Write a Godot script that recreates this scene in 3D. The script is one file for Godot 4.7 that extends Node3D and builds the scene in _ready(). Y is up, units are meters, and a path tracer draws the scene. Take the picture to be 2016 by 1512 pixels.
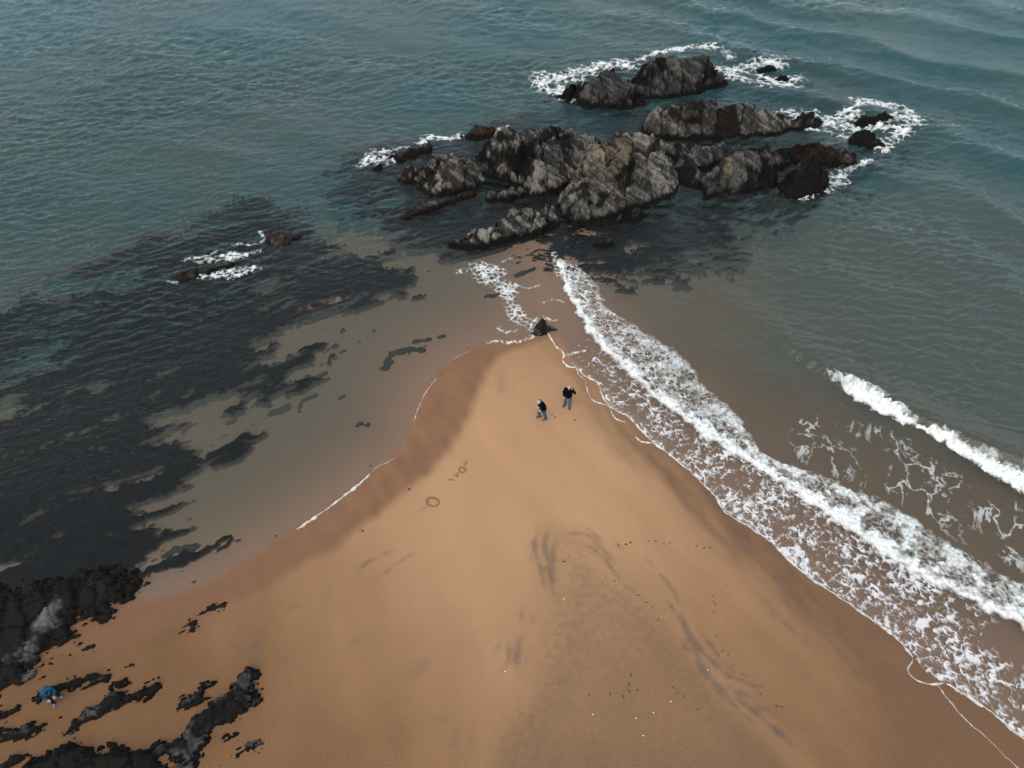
extends Node3D

# A tidal sand spit seen from a drone: beach, shallow bay, surf, rocky islet.
# All outlines are in metres on the ground plan (x to the right, z towards the viewer), water level at y = 0.

class Field:
	var x0: float
	var z0: float
	var c: float
	var nx: int
	var nz: int
	var d := PackedFloat32Array()
	func _init(ax: float, az: float, bx: float, bz: float, cell: float) -> void:
		x0 = ax
		z0 = az
		c = cell
		nx = int((bx - ax) / cell) + 1
		nz = int((bz - az) / cell) + 1
		d.resize(nx * nz)
	func at(x: float, z: float) -> float:
		var u := clampf((x - x0) / c, 0.0, nx - 1.001)
		var v := clampf((z - z0) / c, 0.0, nz - 1.001)
		var i := int(u)
		var j := int(v)
		u -= i
		v -= j
		var k := j * nx + i
		return (d[k] * (1.0 - u) + d[k + 1] * u) * (1.0 - v) + (d[k + nx] * (1.0 - u) + d[k + nx + 1] * u) * v

var sd: Field        # metres inland of the water's edge (negative in the sea)
var depth_f: Field   # how deep the sea gets there
var d_right: Field   # distance to the surf edge
var wet_l: Field     # metres inside the wet band on the bay side
var wet_r: Field
var dark_f: Field
var streak_f: Field
var calm_f: Field
var body_r: Field
var body_g: Field
var body_b: Field
var n_a: FastNoiseLite
var n_b: FastNoiseLite
var n_c: FastNoiseLite
var n_chop: FastNoiseLite
var n_cell: FastNoiseLite
var n_slab: FastNoiseLite
var n_crack: FastNoiseLite
var crest2: PackedVector2Array
var names := {}

func noise(sd_: int, freq: float, oct := 3, kind := FastNoiseLite.TYPE_SIMPLEX_SMOOTH) -> FastNoiseLite:
	var n := FastNoiseLite.new()
	n.seed = sd_
	n.noise_type = kind
	n.frequency = freq
	n.fractal_type = FastNoiseLite.FRACTAL_FBM if oct > 1 else FastNoiseLite.FRACTAL_NONE
	n.fractal_octaves = oct
	return n

func lin(r: float, g: float, b: float) -> Color:
	return Color(r, g, b).linear_to_srgb()

func poly(a: Array) -> PackedVector2Array:
	var p := PackedVector2Array()
	for i in range(0, a.size() - 1, 2):
		p.append(Vector2(a[i], a[i + 1]))
	return p

func dist_line(p: Vector2, l: PackedVector2Array) -> float:
	var best := 1e9
	for i in l.size() - 1:
		best = minf(best, p.distance_squared_to(Geometry2D.get_closest_point_to_segment(p, l[i], l[i + 1])))
	return sqrt(best)

func dist_loop(p: Vector2, l: PackedVector2Array) -> float:
	var d := dist_line(p, l)
	d = minf(d, p.distance_to(Geometry2D.get_closest_point_to_segment(p, l[l.size() - 1], l[0])))
	return d if Geometry2D.is_point_in_polygon(p, l) else -d

func smooth_line(l: PackedVector2Array) -> PackedVector2Array:
	var out := PackedVector2Array()
	for i in l.size() - 1:
		var a := l[maxi(i - 1, 0)]
		var b := l[i]
		var c := l[i + 1]
		var e := l[mini(i + 2, l.size() - 1)]
		for k in 4:
			out.append(b.cubic_interpolate(c, a, e, k / 4.0))
	out.append(l[l.size() - 1])
	return out

func along(l: PackedVector2Array, count: int) -> PackedVector2Array:
	var total := 0.0
	for i in l.size() - 1:
		total += l[i].distance_to(l[i + 1])
	var out := PackedVector2Array()
	var seg := 0
	var done := 0.0
	for k in count:
		var want := total * k / (count - 1.0)
		while seg < l.size() - 2 and done + l[seg].distance_to(l[seg + 1]) < want:
			done += l[seg].distance_to(l[seg + 1])
			seg += 1
		out.append(l[seg].lerp(l[seg + 1], clampf((want - done) / maxf(l[seg].distance_to(l[seg + 1]), 1e-5), 0.0, 1.0)))
	return out

func length_of(l: PackedVector2Array) -> float:
	var total := 0.0
	for i in l.size() - 1:
		total += l[i].distance_to(l[i + 1])
	return total

# ---------------------------------------------------------------- nodes
func numbered(called: String) -> String:
	names[called] = names.get(called, -1) + 1
	return called if names[called] == 0 else "%s_%03d" % [called, names[called]]

func tag(o: Node3D, label: String, category := "", group := "", kind := "") -> Node3D:
	if label:
		o.set_meta("label", label)
	if category:
		o.set_meta("category", category)
	if group:
		o.set_meta("group", group)
	if kind:
		o.set_meta("kind", kind)
	return o

func put(called: String, mesh: Mesh, m: Material, parent: Node = null) -> MeshInstance3D:
	var o := MeshInstance3D.new()
	o.mesh = mesh
	o.material_override = m
	if parent:
		o.name = called
		parent.add_child(o, true)
	else:
		o.name = numbered(called)
		add_child(o, true)
	return o

func base(called: String, at := Vector3.ZERO, turn := 0.0) -> Node3D:
	var o := Node3D.new()
	o.name = numbered(called)
	add_child(o, true)
	o.position = at
	o.rotation.y = turn
	return o

func surface(v: PackedVector3Array, col: PackedColorArray, idx: PackedInt32Array, uv := PackedVector2Array(), flat := false) -> ArrayMesh:
	var a := []
	a.resize(Mesh.ARRAY_MAX)
	a[Mesh.ARRAY_VERTEX] = v
	if col.size():
		a[Mesh.ARRAY_COLOR] = col
	if uv.size():
		a[Mesh.ARRAY_TEX_UV] = uv
	a[Mesh.ARRAY_INDEX] = idx
	var st := SurfaceTool.new()
	st.create_from_arrays(a)
	if flat:
		st.deindex()
		st.set_smooth_group(-1)
	st.generate_normals()
	return st.commit()

func mat(rough: float, spec := 0.5, vertex := true) -> StandardMaterial3D:
	var m := StandardMaterial3D.new()
	m.roughness = rough
	m.metallic_specular = spec
	m.vertex_color_use_as_albedo = vertex
	return m

func noise_tex(n: FastNoiseLite, size: int, lo: float, hi: float, normal := 0.0) -> NoiseTexture2D:
	var t := NoiseTexture2D.new()
	t.width = size
	t.height = size
	t.seamless = true
	t.noise = n
	if normal > 0.0:
		t.as_normal_map = true
		t.bump_strength = normal
	else:
		var g := Gradient.new()
		g.offsets = PackedFloat32Array([0.0, 1.0])
		g.colors = PackedColorArray([Color(lo, lo, lo), Color(hi, hi, hi)])
		t.color_ramp = g
	return t

# ---------------------------------------------------------------- ground and water
func ground_y(x: float, z: float) -> float:
	var s := sd.at(x, z)
	if s >= 0.0:
		return 1.5 * (1.0 - exp(-s * 0.06))
	var d := depth_f.at(x, z)
	return -d * (1.0 - exp(s * 0.12 / d))

func water_y(x: float, z: float, deep: float) -> float:
	var a := smoothstep(0.05, 1.5, deep) * (1.0 - smoothstep(170.0, 240.0, -z))
	if a <= 0.0:
		return 0.0
	var calm := calm_f.at(x, z)
	var open := clampf((x + 16.0) / 30.0, 0.25, 1.0) * clampf((-z - 10.0) / 30.0, 0.3, 1.0)
	var w := n_b.get_noise_2d(x * 0.5, z * 0.5)
	var ph := (-0.56 * x + 0.83 * z) * (TAU / 9.0) + 1.8 * w + 4.0 * n_a.get_noise_2d(x * 0.35, z * 0.35)
	var s := sin(ph)
	var y := (0.30 * s + 0.09 * s * s) * open * (0.55 + 0.9 * n_a.get_noise_2d(x * 0.4 + 90.0, z * 0.4))
	var c := 0.75 * n_chop.get_noise_2d((x * 0.97 + z * 0.24) * 0.26, z * 0.97 - x * 0.24)
	c += 0.6 * n_chop.get_noise_2d((x * 0.90 - z * 0.44) * 0.30 + 60.0, (z * 0.90 + x * 0.44) * 1.25)
	c += 0.5 * n_c.get_noise_2d(x * 0.16 + 0.1 * z, z * 0.42 - x * 0.08)
	y += (c - 0.2 * c * c) * lerpf(0.17, 0.085, calm) * clampf(0.85 + 1.1 * n_a.get_noise_2d(x * 0.5 + 30.0, z * 0.9), 0.35, 1.5)
	y *= a
	if x > 7.0 and x < 42.0 and z > -46.0 and z < -16.0:
		var p := Vector2(x, z)
		var best := 1e9
		var side := 0.0
		for i in crest2.size() - 1:
			var q := Geometry2D.get_closest_point_to_segment(p, crest2[i], crest2[i + 1])
			var dd := p.distance_squared_to(q)
			if dd < best:
				best = dd
				side = (crest2[i + 1] - crest2[i]).cross(p - crest2[i])
		best = sqrt(best)
		var grow := smoothstep(8.0, 22.0, x)
		y += 0.58 * grow * (exp(-best * best / 3.2) if side < 0.0 else exp(-best * best / 0.18))
	return y

func fields() -> void:
	var right := poly([2.7, -35.41, 3.18, -33.46, 3.39, -32.66, 3.89, -32.22, 4.3, -31.49, 5.14, -30.65, 5.52, -29.24, 6, -28.73, 6.66, -28.15, 7.18, -27.21, 7.73, -26.48, 8.33, -25.76, 8.79, -25.14, 9.48, -24.39, 10.01, -23.56, 10.52, -22.75, 10.86, -21.82, 11.72, -21.06, 12.75, -20.04, 13.36, -19.05, 14, -18.23, 15.12, -17.18, 16.02, -16.3, 16.71, -15.61, 17.25, -14.9, 17.54, -14.34, 17.94, -13.48, 18.5, -13.13, 18.96, -12.79, 19.6, -12.28, 19.93, -11.95, 20.34, -11.34, 20.75, -10.84])
	var left := poly([-30.73, -13.48, -26.88, -14.39, -23.04, -15.68, -20.86, -15.93, -18.75, -16.42, -17.24, -16.75, -15.91, -16.98, -14.43, -17.57, -13.04, -18.64, -11.84, -19.75, -10.67, -20.76, -9.81, -21.57, -9.04, -22.38, -8.14, -23.33, -7.48, -24.32, -6.87, -24.9, -6, -25.69, -5.67, -26.55, -5.51, -27.88, -5.33, -29.12, -4.99, -30.32, -4.48, -31.58, -3.79, -32.66, -2.75, -33.69, -1.52, -34.37, -0.25, -34.65, 1.18, -35.08])
	var land := PackedVector2Array()
	land.append_array(left)
	land.append_array(right)
	land.append_array(PackedVector2Array([Vector2(24, -7), Vector2(32, 4), Vector2(60, 40), Vector2(60, 200), Vector2(-200, 200), Vector2(-200, -5)]))
	var wl := poly([-30.02, -12.41, -22, -13.48, -19.76, -14.39, -17.03, -14.85, -15, -15.56, -13.21, -16.55, -11.56, -17.44, -9.93, -18.86, -8.47, -19.61, -7.98, -20.47, -6.16, -22.13, -4.74, -23.72, -3.51, -25.41, -2.64, -27.58, -1.99, -29.52, -1.6, -31.36, -1.02, -32.88, 0.06, -33.78, 1.65, -34.61])
	wl.append_array(PackedVector2Array([Vector2(3.4, -36), Vector2(2, -60), Vector2(-90, -60), Vector2(-90, -13)]))
	var wr := poly([1.97, -34.79, 3.4, -31.79, 4.39, -28.53, 5.53, -26.84, 6.75, -25.24, 8.06, -23.89, 8.9, -22.44, 9.92, -20.91, 10.67, -19.61, 12.19, -17.7, 13.5, -15.56, 14.81, -13.93, 15.29, -12.72, 15.29, -11.48, 14.61, -9.78, 14.01, -8.9])
	wr.append_array(PackedVector2Array([Vector2(15, -4), Vector2(90, -4), Vector2(90, -60), Vector2(3, -60)]))
	var dz := poly([2.15, -19.75, 3.25, -19.52, 4.63, -18.37, 6.33, -16.55, 7.23, -14.85, 7.9, -13.48, 8.92, -11.99, 10.54, -10.01, 10.86, -8.9, -0.94, -8.9, -0.27, -10.98, 0.89, -12.2, 1.36, -13.71, 1.75, -15.32, 2.04, -17.05])
	var snd: Array = [1.79, -40.27, 0.03, 0, -0.27, -38.14, 0.08, 0, 2.72, -37.63, 0.04, 0, 1.9, -44.92, 0.08, 0, -1.65, -40.27, 0.3, 1, 4.49, -45.55, 0.1, 0, -2.94, -38.14, 0.4, 1, 1.05, -37.12, 0.04, 0, 6.23, -36.13, 0.15, 0, 10.03, -40.27, 0.6, 2, 13.75, -38.14, 1, 2, 11.72, -30.74, 0.35, 0, 9.06, -46.83, 0.4, 2, 14.44, -45.55, 1.3, 2, 13.35, -50.21, 0.8, 4, 15.31, -27.21, 0.5, 0, 17.9, -22.13, 0.45, 0, 21.97, -19.47, 0.4, 0, 15.15, -21.51, 0.15, 0, 18.06, -15.56, 0.12, 0, 20.56, -13.48, 0.12, 0, 11.77, -23.72, 0.15, 0, 16.86, -33.32, 1.7, 3, 22.78, -32.44, 2, 3, 27.46, -29.12, 2, 3, 25.37, -20.62, 0.5, 0, 20.5, -40.82, 2.2, 3, 26.43, -38.14, 2.2, 3, 33.1, -38.14, 2.6, 3, 22.16, -46.83, 2.6, 3, 30.39, -48.83, 3, 3, 42.29, -57.93, 4, 4, 39.21, -72.61, 4, 4, 26.97, -83.93, 5, 4, 55.03, -85.34, 6, 4, -0.44, -83.93, 5, 4, -27.84, -83.93, 5, 4, -55.25, -83.93, 5, 4, -11.08, -43.71, 1.1, 1, -5.43, -40.27, 0.6, 1, -13.14, -35.65, 0.6, 1, -8.03, -33.32, 0.5, 1, -4.98, -34.23, 0.3, 1, -11.89, -29.12, 0.7, 1, -8.7, -27.21, 0.6, 1, -13.52, -23.72, 0.75, 1, -15.3, -20.62, 0.6, 1, -10.86, -23.72, 0.55, 1, -19.18, -29.12, 0.9, 1, -20.91, -22.13, 0.8, 1, -23.22, -19.19, 0.6, 1, -25.65, -27.21, 1.2, 1, -29.24, -35.65, 2, 5, -23.29, -37.12, 1.6, 5, -19.77, -42.52, 1.6, 5, -27.63, -50.21, 2.8, 5, -37.38, -50.21, 3.4, 5, -16.63, -53.9, 3, 4, -11.82, -48.83, 2, 4, -7.42, -67.22, 4.5, 4, -33.26, -67.22, 4.5, 5, 6.54, -65.21, 2.5, 4, 21.2, -69.31, 3, 4, -4.14, -48.83, 1.5, 4, -1.14, -53.9, 1, 4, 28.71, -55.47, 2.5, 4]
	var tones: Array = [Vector3(0.105, 0.078, 0.055), Vector3(0.108, 0.110, 0.088), Vector3(0.080, 0.094, 0.079), Vector3(0.055, 0.090, 0.086), Vector3(0.024, 0.077, 0.087), Vector3(0.026, 0.066, 0.067)]
	sd = Field.new(-75, -116, 75, 14, 0.75)
	d_right = Field.new(-75, -116, 75, 14, 0.75)
	wet_l = Field.new(-36, -40, 10, 0, 0.4)
	wet_r = Field.new(0, -40, 30, 0, 0.4)
	dark_f = Field.new(-4, -22, 16, 0, 0.4)
	depth_f = Field.new(-90, -120, 90, 14, 2.0)
	calm_f = Field.new(-90, -120, 90, 14, 2.0)
	body_r = Field.new(-90, -120, 90, 14, 2.0)
	body_g = Field.new(-90, -120, 90, 14, 2.0)
	body_b = Field.new(-90, -120, 90, 14, 2.0)
	for j in sd.nz:
		for i in sd.nx:
			var p := Vector2(sd.x0 + i * sd.c, sd.z0 + j * sd.c)
			var dr := dist_line(p, right)
			var d := minf(dr, dist_line(p, left))
			d_right.d[j * sd.nx + i] = dr
			sd.d[j * sd.nx + i] = d if Geometry2D.is_point_in_polygon(p, land) else -d
	for pair in [[wet_l, wl], [wet_r, wr], [dark_f, dz]]:
		var f: Field = pair[0]
		var l: PackedVector2Array = pair[1]
		for j in f.nz:
			for i in f.nx:
				f.d[j * f.nx + i] = dist_loop(Vector2(f.x0 + i * f.c, f.z0 + j * f.c), l)
	for j in depth_f.nz:
		for i in depth_f.nx:
			var x := depth_f.x0 + i * depth_f.c
			var z := depth_f.z0 + j * depth_f.c
			var sw := 0.0
			var sdp := 0.0
			var sc := 0.0
			var col := Vector3.ZERO
			for k in range(0, snd.size(), 4):
				var q: float = (x - snd[k]) ** 2 + (z - snd[k + 1]) ** 2 + 0.3
				var w := 1.0 / (q * sqrt(q))
				var t: int = snd[k + 3]
				sw += w
				sdp += w * snd[k + 2]
				col += w * tones[t]
				sc += w * (1.0 if t == 1 or t == 0 else 0.25 if t == 5 else 0.0)
			var o := j * depth_f.nx + i
			depth_f.d[o] = sdp / sw
			calm_f.d[o] = sc / sw
			body_r.d[o] = col.x / sw
			body_g.d[o] = col.y / sw
			body_b.d[o] = col.z / sw
	streak_f = Field.new(-16, -33, 16, -8, 0.08)
	var streaks: Array = [
		[[1.25, -20.47, 1.08, -19.47, 1.3, -18.37, 1.57, -17.05], 0.31, 0.62],
		[[1.76, -20.56, 1.58, -19.47, 1.78, -18.1, 1.95, -16.55], 0.28, 0.56],
		[[0.83, -19.24, 1.01, -18.37], 0.28, 0.56],
		[[2.25, -20.27, 1.9, -18.91, 1.99, -17.57], 0.39, 0.50],
		[[0.56, -16.35, 0.32, -15.37], 0.22, 0.62],
		[[0.95, -16.17, 0.88, -15.32], 0.22, 0.62],
		[[-0.49, -14.9, -0.73, -13.89], 0.25, 0.50],
		[[0.04, -14.73, -0.35, -13.26], 0.33, 0.69],
		[[0.5, -15.13, 0.22, -14.16, 0.3, -13.22], 0.44, 0.62],
		[[3.58, -20.76, 4.54, -19.61], 0.25, 0.56],
		[[2.42, -20.09, 3.55, -20.27, 4.24, -19.52, 4.93, -18.5], 0.25, 0.44],
		[[6.58, -18.5, 7.24, -17.7, 7.7, -16.42], 0.22, 0.50],
		[[7.59, -16.42, 7.69, -15.32, 8.48, -14.04, 9.22, -13.31], 0.31, 0.69],
		[[7.68, -15.56, 8.15, -13.66, 8.82, -12.58, 9.39, -12.05], 0.33, 0.62],
		[[9.03, -12.58, 10.26, -11.42, 11.4, -10.2], 0.25, 0.75],
		[[8.58, -13.6, 9.36, -13.16, 10.78, -12.72], 0.25, 0.62],
		[[8.86, -13, 9.45, -12.51, 10.25, -12.3], 0.33, 0.62],
		[[9.4, -12.09, 11.06, -11.68], 0.33, 0.50],
		[[8.39, -15.32, 8.92, -14.04, 9.45, -13.6], 0.22, 0.62],
		[[11.47, -16.67, 12.01, -16, 12.55, -15.44], 0.39, 0.44],
		[[11.48, -11.28, 12.2, -10.88], 0.28, 0.44],
		[[6.86, -17.05, 7.41, -16.05, 7.73, -14.85, 8.27, -13.71], 0.17, 0.56],
		[[8.07, -15.8, 8.56, -14.73, 9.15, -13.71, 9.8, -13.16], 0.17, 0.56],
		[[7.29, -15.2, 7.78, -14.04, 8.44, -12.83, 9.13, -11.99, 9.98, -11.08], 0.17, 0.62],
		[[8.68, -14.16, 9.62, -13.37, 10.64, -13.05], 0.14, 0.50],
		[[3.03, -19.89, 3.86, -19.41, 4.53, -18.64, 5.15, -17.57, 5.94, -16.8], 0.17, 0.44],
		[[4.78, -20.04, 5.56, -19.19], 0.17, 0.44],
		[[6.17, -19.19, 7, -18.1, 7.45, -17.05], 0.14, 0.44],
		[[1.46, -18.91, 1.72, -17.83, 1.87, -16.8], 0.17, 0.50],
		[[-0.18, -14.16, -0.5, -13.05], 0.19, 0.50],
		[[0.71, -14.39, 0.48, -13.26], 0.22, 0.44],
		[[10.97, -17.57, 11.88, -16.42, 12.52, -15.32, 13.39, -14.39], 0.22, 0.38],
		[[13.56, -15.8, 14.44, -14.16, 14.96, -13.05], 0.33, 0.44],
		[[10.81, -20.32, 11.99, -18.91, 13.07, -17.44], 0.28, 0.38],
		[[-6.4, -17.83, -5.53, -18.64, -4.38, -19.47], 0.19, 0.38],
		[[-10.37, -16.3, -9.3, -16.8], 0.22, 0.31],
		[[-7.39, -18.1, -7.55, -17.57], 0.39, 0.31],
		[[-7.4, -18.15, -6.66, -18.97, -5.37, -19.52], 0.22, 0.50],
		[[-8.4, -17.7, -8.39, -16.92], 0.61, 0.38],
		[[-11.16, -15.2, -11.14, -14.16], 0.72, 0.62],
		[[-12.47, -15.04, -11.43, -14.16], 0.25, 0.56],
		[[-8.3, -11.62, -8.39, -10.98], 0.61, 0.44],
		[[-4.49, -13, -3.28, -14.16], 0.72, 0.25],
		[[-3.26, -10.98, -2.48, -11.78], 0.72, 0.31],
		[[-2.14, -11.18, -2.38, -10.01], 0.33, 0.38],
		[[-1.61, -10.98, -1.58, -10.01], 0.28, 0.38],
		[[-7.3, -14.39, -6.52, -15.2], 0.44, 0.25],
		[[-4.82, -21.66, -4.21, -22.03], 0.39, 0.44],
		[[-0.67, -29.52, -0.55, -31.58], 0.44, 0.25],
		[[0.06, -30.82, 0.51, -31.24], 0.50, 0.31]]
	for s in streaks:
		var l := smooth_line(poly(s[0]))
		var w: float = s[1]
		var lo := l[0]
		var hi := l[0]
		for p in l:
			lo = lo.min(p)
			hi = hi.max(p)
		for j in range(maxi(0, int((lo.y - w - streak_f.z0) / 0.08)), mini(streak_f.nz, int((hi.y + w - streak_f.z0) / 0.08) + 1)):
			for i in range(maxi(0, int((lo.x - w - streak_f.x0) / 0.08)), mini(streak_f.nx, int((hi.x + w - streak_f.x0) / 0.08) + 1)):
				var p := Vector2(streak_f.x0 + i * 0.08, streak_f.z0 + j * 0.08)
				var d := dist_line(p, l) + 0.16 * n_c.get_noise_2d(p.x * 1.2, p.y * 1.2)
				var ends := minf(p.distance_to(l[0]), p.distance_to(l[l.size() - 1]))
				var v: float = s[2] * (1.0 - smoothstep(w * 0.05, w * 0.62, d)) * smoothstep(-0.1, 0.9, ends)
				var o := j * streak_f.nx + i
				streak_f.d[o] = maxf(streak_f.d[o], v)

func rows(n: int, far := false) -> PackedFloat32Array:
	var z := PackedFloat32Array([-4000.0, -1500.0, -700.0, -350.0, -220.0, -160.0, -130.0])
	if far:
		z = PackedFloat32Array([-4000.0, -1500.0, -700.0, -400.0, -300.0])
		var at := -240.0
		while at < -110.0:
			z.append(at)
			at += lerpf(0.6, 1.6, clampf((-at - 110.0) / 120.0, 0.0, 1.0))
	for i in n:
		z.append(-32.0 * tan(deg_to_rad(lerpf(73.5, 11.0, i / (n - 1.0)))))
	return z

func fan(z: PackedFloat32Array, n: int) -> PackedVector3Array:
	var v := PackedVector3Array()
	for zz in z:
		var half := 19.0 + 0.55 * minf(absf(zz), 200.0)
		for j in n:
			var u := (j - 4.0) / (n - 9.0) * 2.0 - 1.0
			if j < 4:
				u = -1.0 - [40.0, 8.0, 2.0, 0.4][j]
			elif j > n - 5:
				u = 1.0 + [40.0, 8.0, 2.0, 0.4][n - 1 - j]
			v.append(Vector3(u * half, 0.0, zz))
	return v

func make_ground() -> MeshInstance3D:
	var z := rows(530)
	z.append_array(PackedFloat32Array([-4.0, 0.0, 8.0, 30.0, 120.0, 400.0]))
	var n := 500
	var v := fan(z, n)
	var col := PackedColorArray()
	col.resize(v.size())
	var grain := noise(31, 2.4, 2)
	for k in v.size():
		var x := v[k].x
		var zz := v[k].z
		var s := sd.at(x, zz)
		var y := ground_y(x, zz)
		var big := n_a.get_noise_2d(x, zz)
		var mid := n_b.get_noise_2d(x * 2.0, zz * 2.0)
		y += 0.02 * mid * clampf(s, 0.0, 1.0)
		var c := Vector3(0.270, 0.149, 0.079) * lerpf(0.82, 1.0, smoothstep(-17.0, -5.0, x + 3.0 * n_a.get_noise_2d(x * 1.5, zz * 1.5)))  # base tone and left side darkened: lens vignette painted into the sand colour
		c *= 1.0 + 0.14 * big + 0.09 * mid + 0.10 * n_b.get_noise_2d(x * 0.8 + zz * 0.5 + 40.0, zz * 0.35 - x * 0.2)
		# paler, greyer dry sand towards the tip; its outward fall-off also paints in lens corner darkening
		c = c.lerp(Vector3(0.550, 0.326, 0.188), smoothstep(19.0, 3.0, Vector2((x - 2.0) * 0.9, zz + 25.0).length() + 4.0 * big))
		if s > 0.0 and zz > -40.0:
			var dr := d_right.at(x, zz)
			c *= 1.0 + 0.11 * n_c.get_noise_2d(dr * 0.55 + 0.4 * big, (x - zz) * 0.05) * smoothstep(14.0, 2.0, dr)
			c *= 1.0 + 0.09 * n_c.get_noise_2d(x * 0.35 - zz * 0.12 + 50.0, zz * 0.10 + x * 0.04) * smoothstep(2.0, 8.0, dr)
		if s > -4.0 and zz > -40.0:
			var drag := n_c.get_noise_2d(x * 0.9 - zz * 0.5, zz * 0.25 + x * 0.25)
			if x > 0.0:
				var wr := wet_r.at(x, zz) + 0.5 * drag
				var far := smoothstep(-34.0, -22.0, zz)
				c = c.lerp(Vector3(0.215, 0.125, 0.078), smoothstep(-1.2, 0.9, wr) * (0.5 + 0.55 * far) * (0.85 + 0.35 * drag))  # wet sand; towards the lower right it also stands in for lens darkening
			if x < 4.0:
				var wl := wet_l.at(x, zz) + 0.12 * drag
				c = c.lerp(Vector3(0.255, 0.136, 0.083), smoothstep(-0.40, 0.45, wl + 0.15 * mid) * (0.9 + 0.2 * drag))
			var dk := dark_f.at(x, zz) if zz > -21.5 and x > -4.0 and x < 16.0 else -9.0
			if dk > -2.0:
				var g := grain.get_noise_2d(x, zz)
				c = c.lerp(Vector3(0.40, 0.235, 0.13), 0.5 * smoothstep(-1.6, -0.5, dk) * smoothstep(0.4, -0.2, dk))
				c = c.lerp(Vector3(0.225, 0.145, 0.092), smoothstep(-0.7, 1.2, dk + 0.35 * g) * (0.40 + 0.3 * smoothstep(2.2, 0.2, dk) * smoothstep(-18.0, -13.0, zz) + 0.22 * g))
			if x > -15.9 and x < 15.9 and zz > -32.9 and zz < -8.1:
				c = c.lerp(Vector3(0.135, 0.112, 0.105), minf(streak_f.at(x, zz), 0.85))
				y -= 0.012 * streak_f.at(x, zz)
		if s < 0.0:
			c = c.lerp(Vector3(0.26, 0.168, 0.118).lerp(Vector3(0.165, 0.130, 0.092), smoothstep(0.03, 0.45, -y)), smoothstep(0.0, -0.6, s))
		v[k].y = y
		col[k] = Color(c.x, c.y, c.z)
	var idx := PackedInt32Array()
	for i in z.size() - 1:
		for j in n - 1:
			var a := i * n + j
			idx.append_array(PackedInt32Array([a, a + 1, a + n, a + 1, a + n + 1, a + n]))
	var m := mat(0.92, 0.25)
	m.albedo_texture = noise_tex(noise(5, 0.10, 3), 512, 0.72, 1.0)
	m.uv1_triplanar = true
	m.uv1_world_triplanar = true
	m.uv1_scale = Vector3(0.31, 0.31, 0.31)
	m.normal_enabled = true
	m.normal_texture = noise_tex(noise(6, 0.06, 4), 512, 0, 1, 2.0)
	m.normal_scale = 0.15
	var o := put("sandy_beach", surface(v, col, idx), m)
	tag(o, "orange sand spit with damp margins, narrowing towards the rocky islet", "", "", "structure")
	return o

# weed beds: [distance field inside the outline, cover, direction of the drift]
var beds := []

func weed_k(b: Array, p: Vector2) -> float:
	var f: Field = b[0]
	if p.x < f.x0 or p.y < f.z0 or p.x > f.x0 + f.c * (f.nx - 1) or p.y > f.z0 + f.c * (f.nz - 1):
		return -1.0
	var turn: float = b[2]
	var fine: float = b[3]
	var u := (p.x * cos(turn) + p.y * sin(turn)) * fine
	var w := (-p.x * sin(turn) + p.y * cos(turn)) * fine
	var hole := n_a.get_noise_2d(u * 1.8, w * 6.5) + 0.65 * n_b.get_noise_2d(u * 1.3, w * 4.2) + 0.50 * n_c.get_noise_2d(u * 0.55, w * 1.6) + 0.38 * n_c.get_noise_2d(u * 1.7 + 20.0, w * 2.8)
	return minf(f.at(p.x, p.y) * 0.5, 0.9) + hole * 1.45 + float(b[1])

func bed(l: PackedVector2Array, cover: float, turn: float, fine := 1.0) -> void:
	var lo := l[0]
	var hi := l[0]
	for p in l:
		lo = lo.min(p)
		hi = hi.max(p)
	var f := Field.new(lo.x - 1.5, lo.y - 1.5, hi.x + 1.5, hi.y + 1.5, 0.4)
	for j in f.nz:
		for i in f.nx:
			f.d[j * f.nx + i] = dist_loop(Vector2(f.x0 + i * f.c, f.z0 + j * f.c), l)
	beds.append([f, cover, turn, fine])

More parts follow.
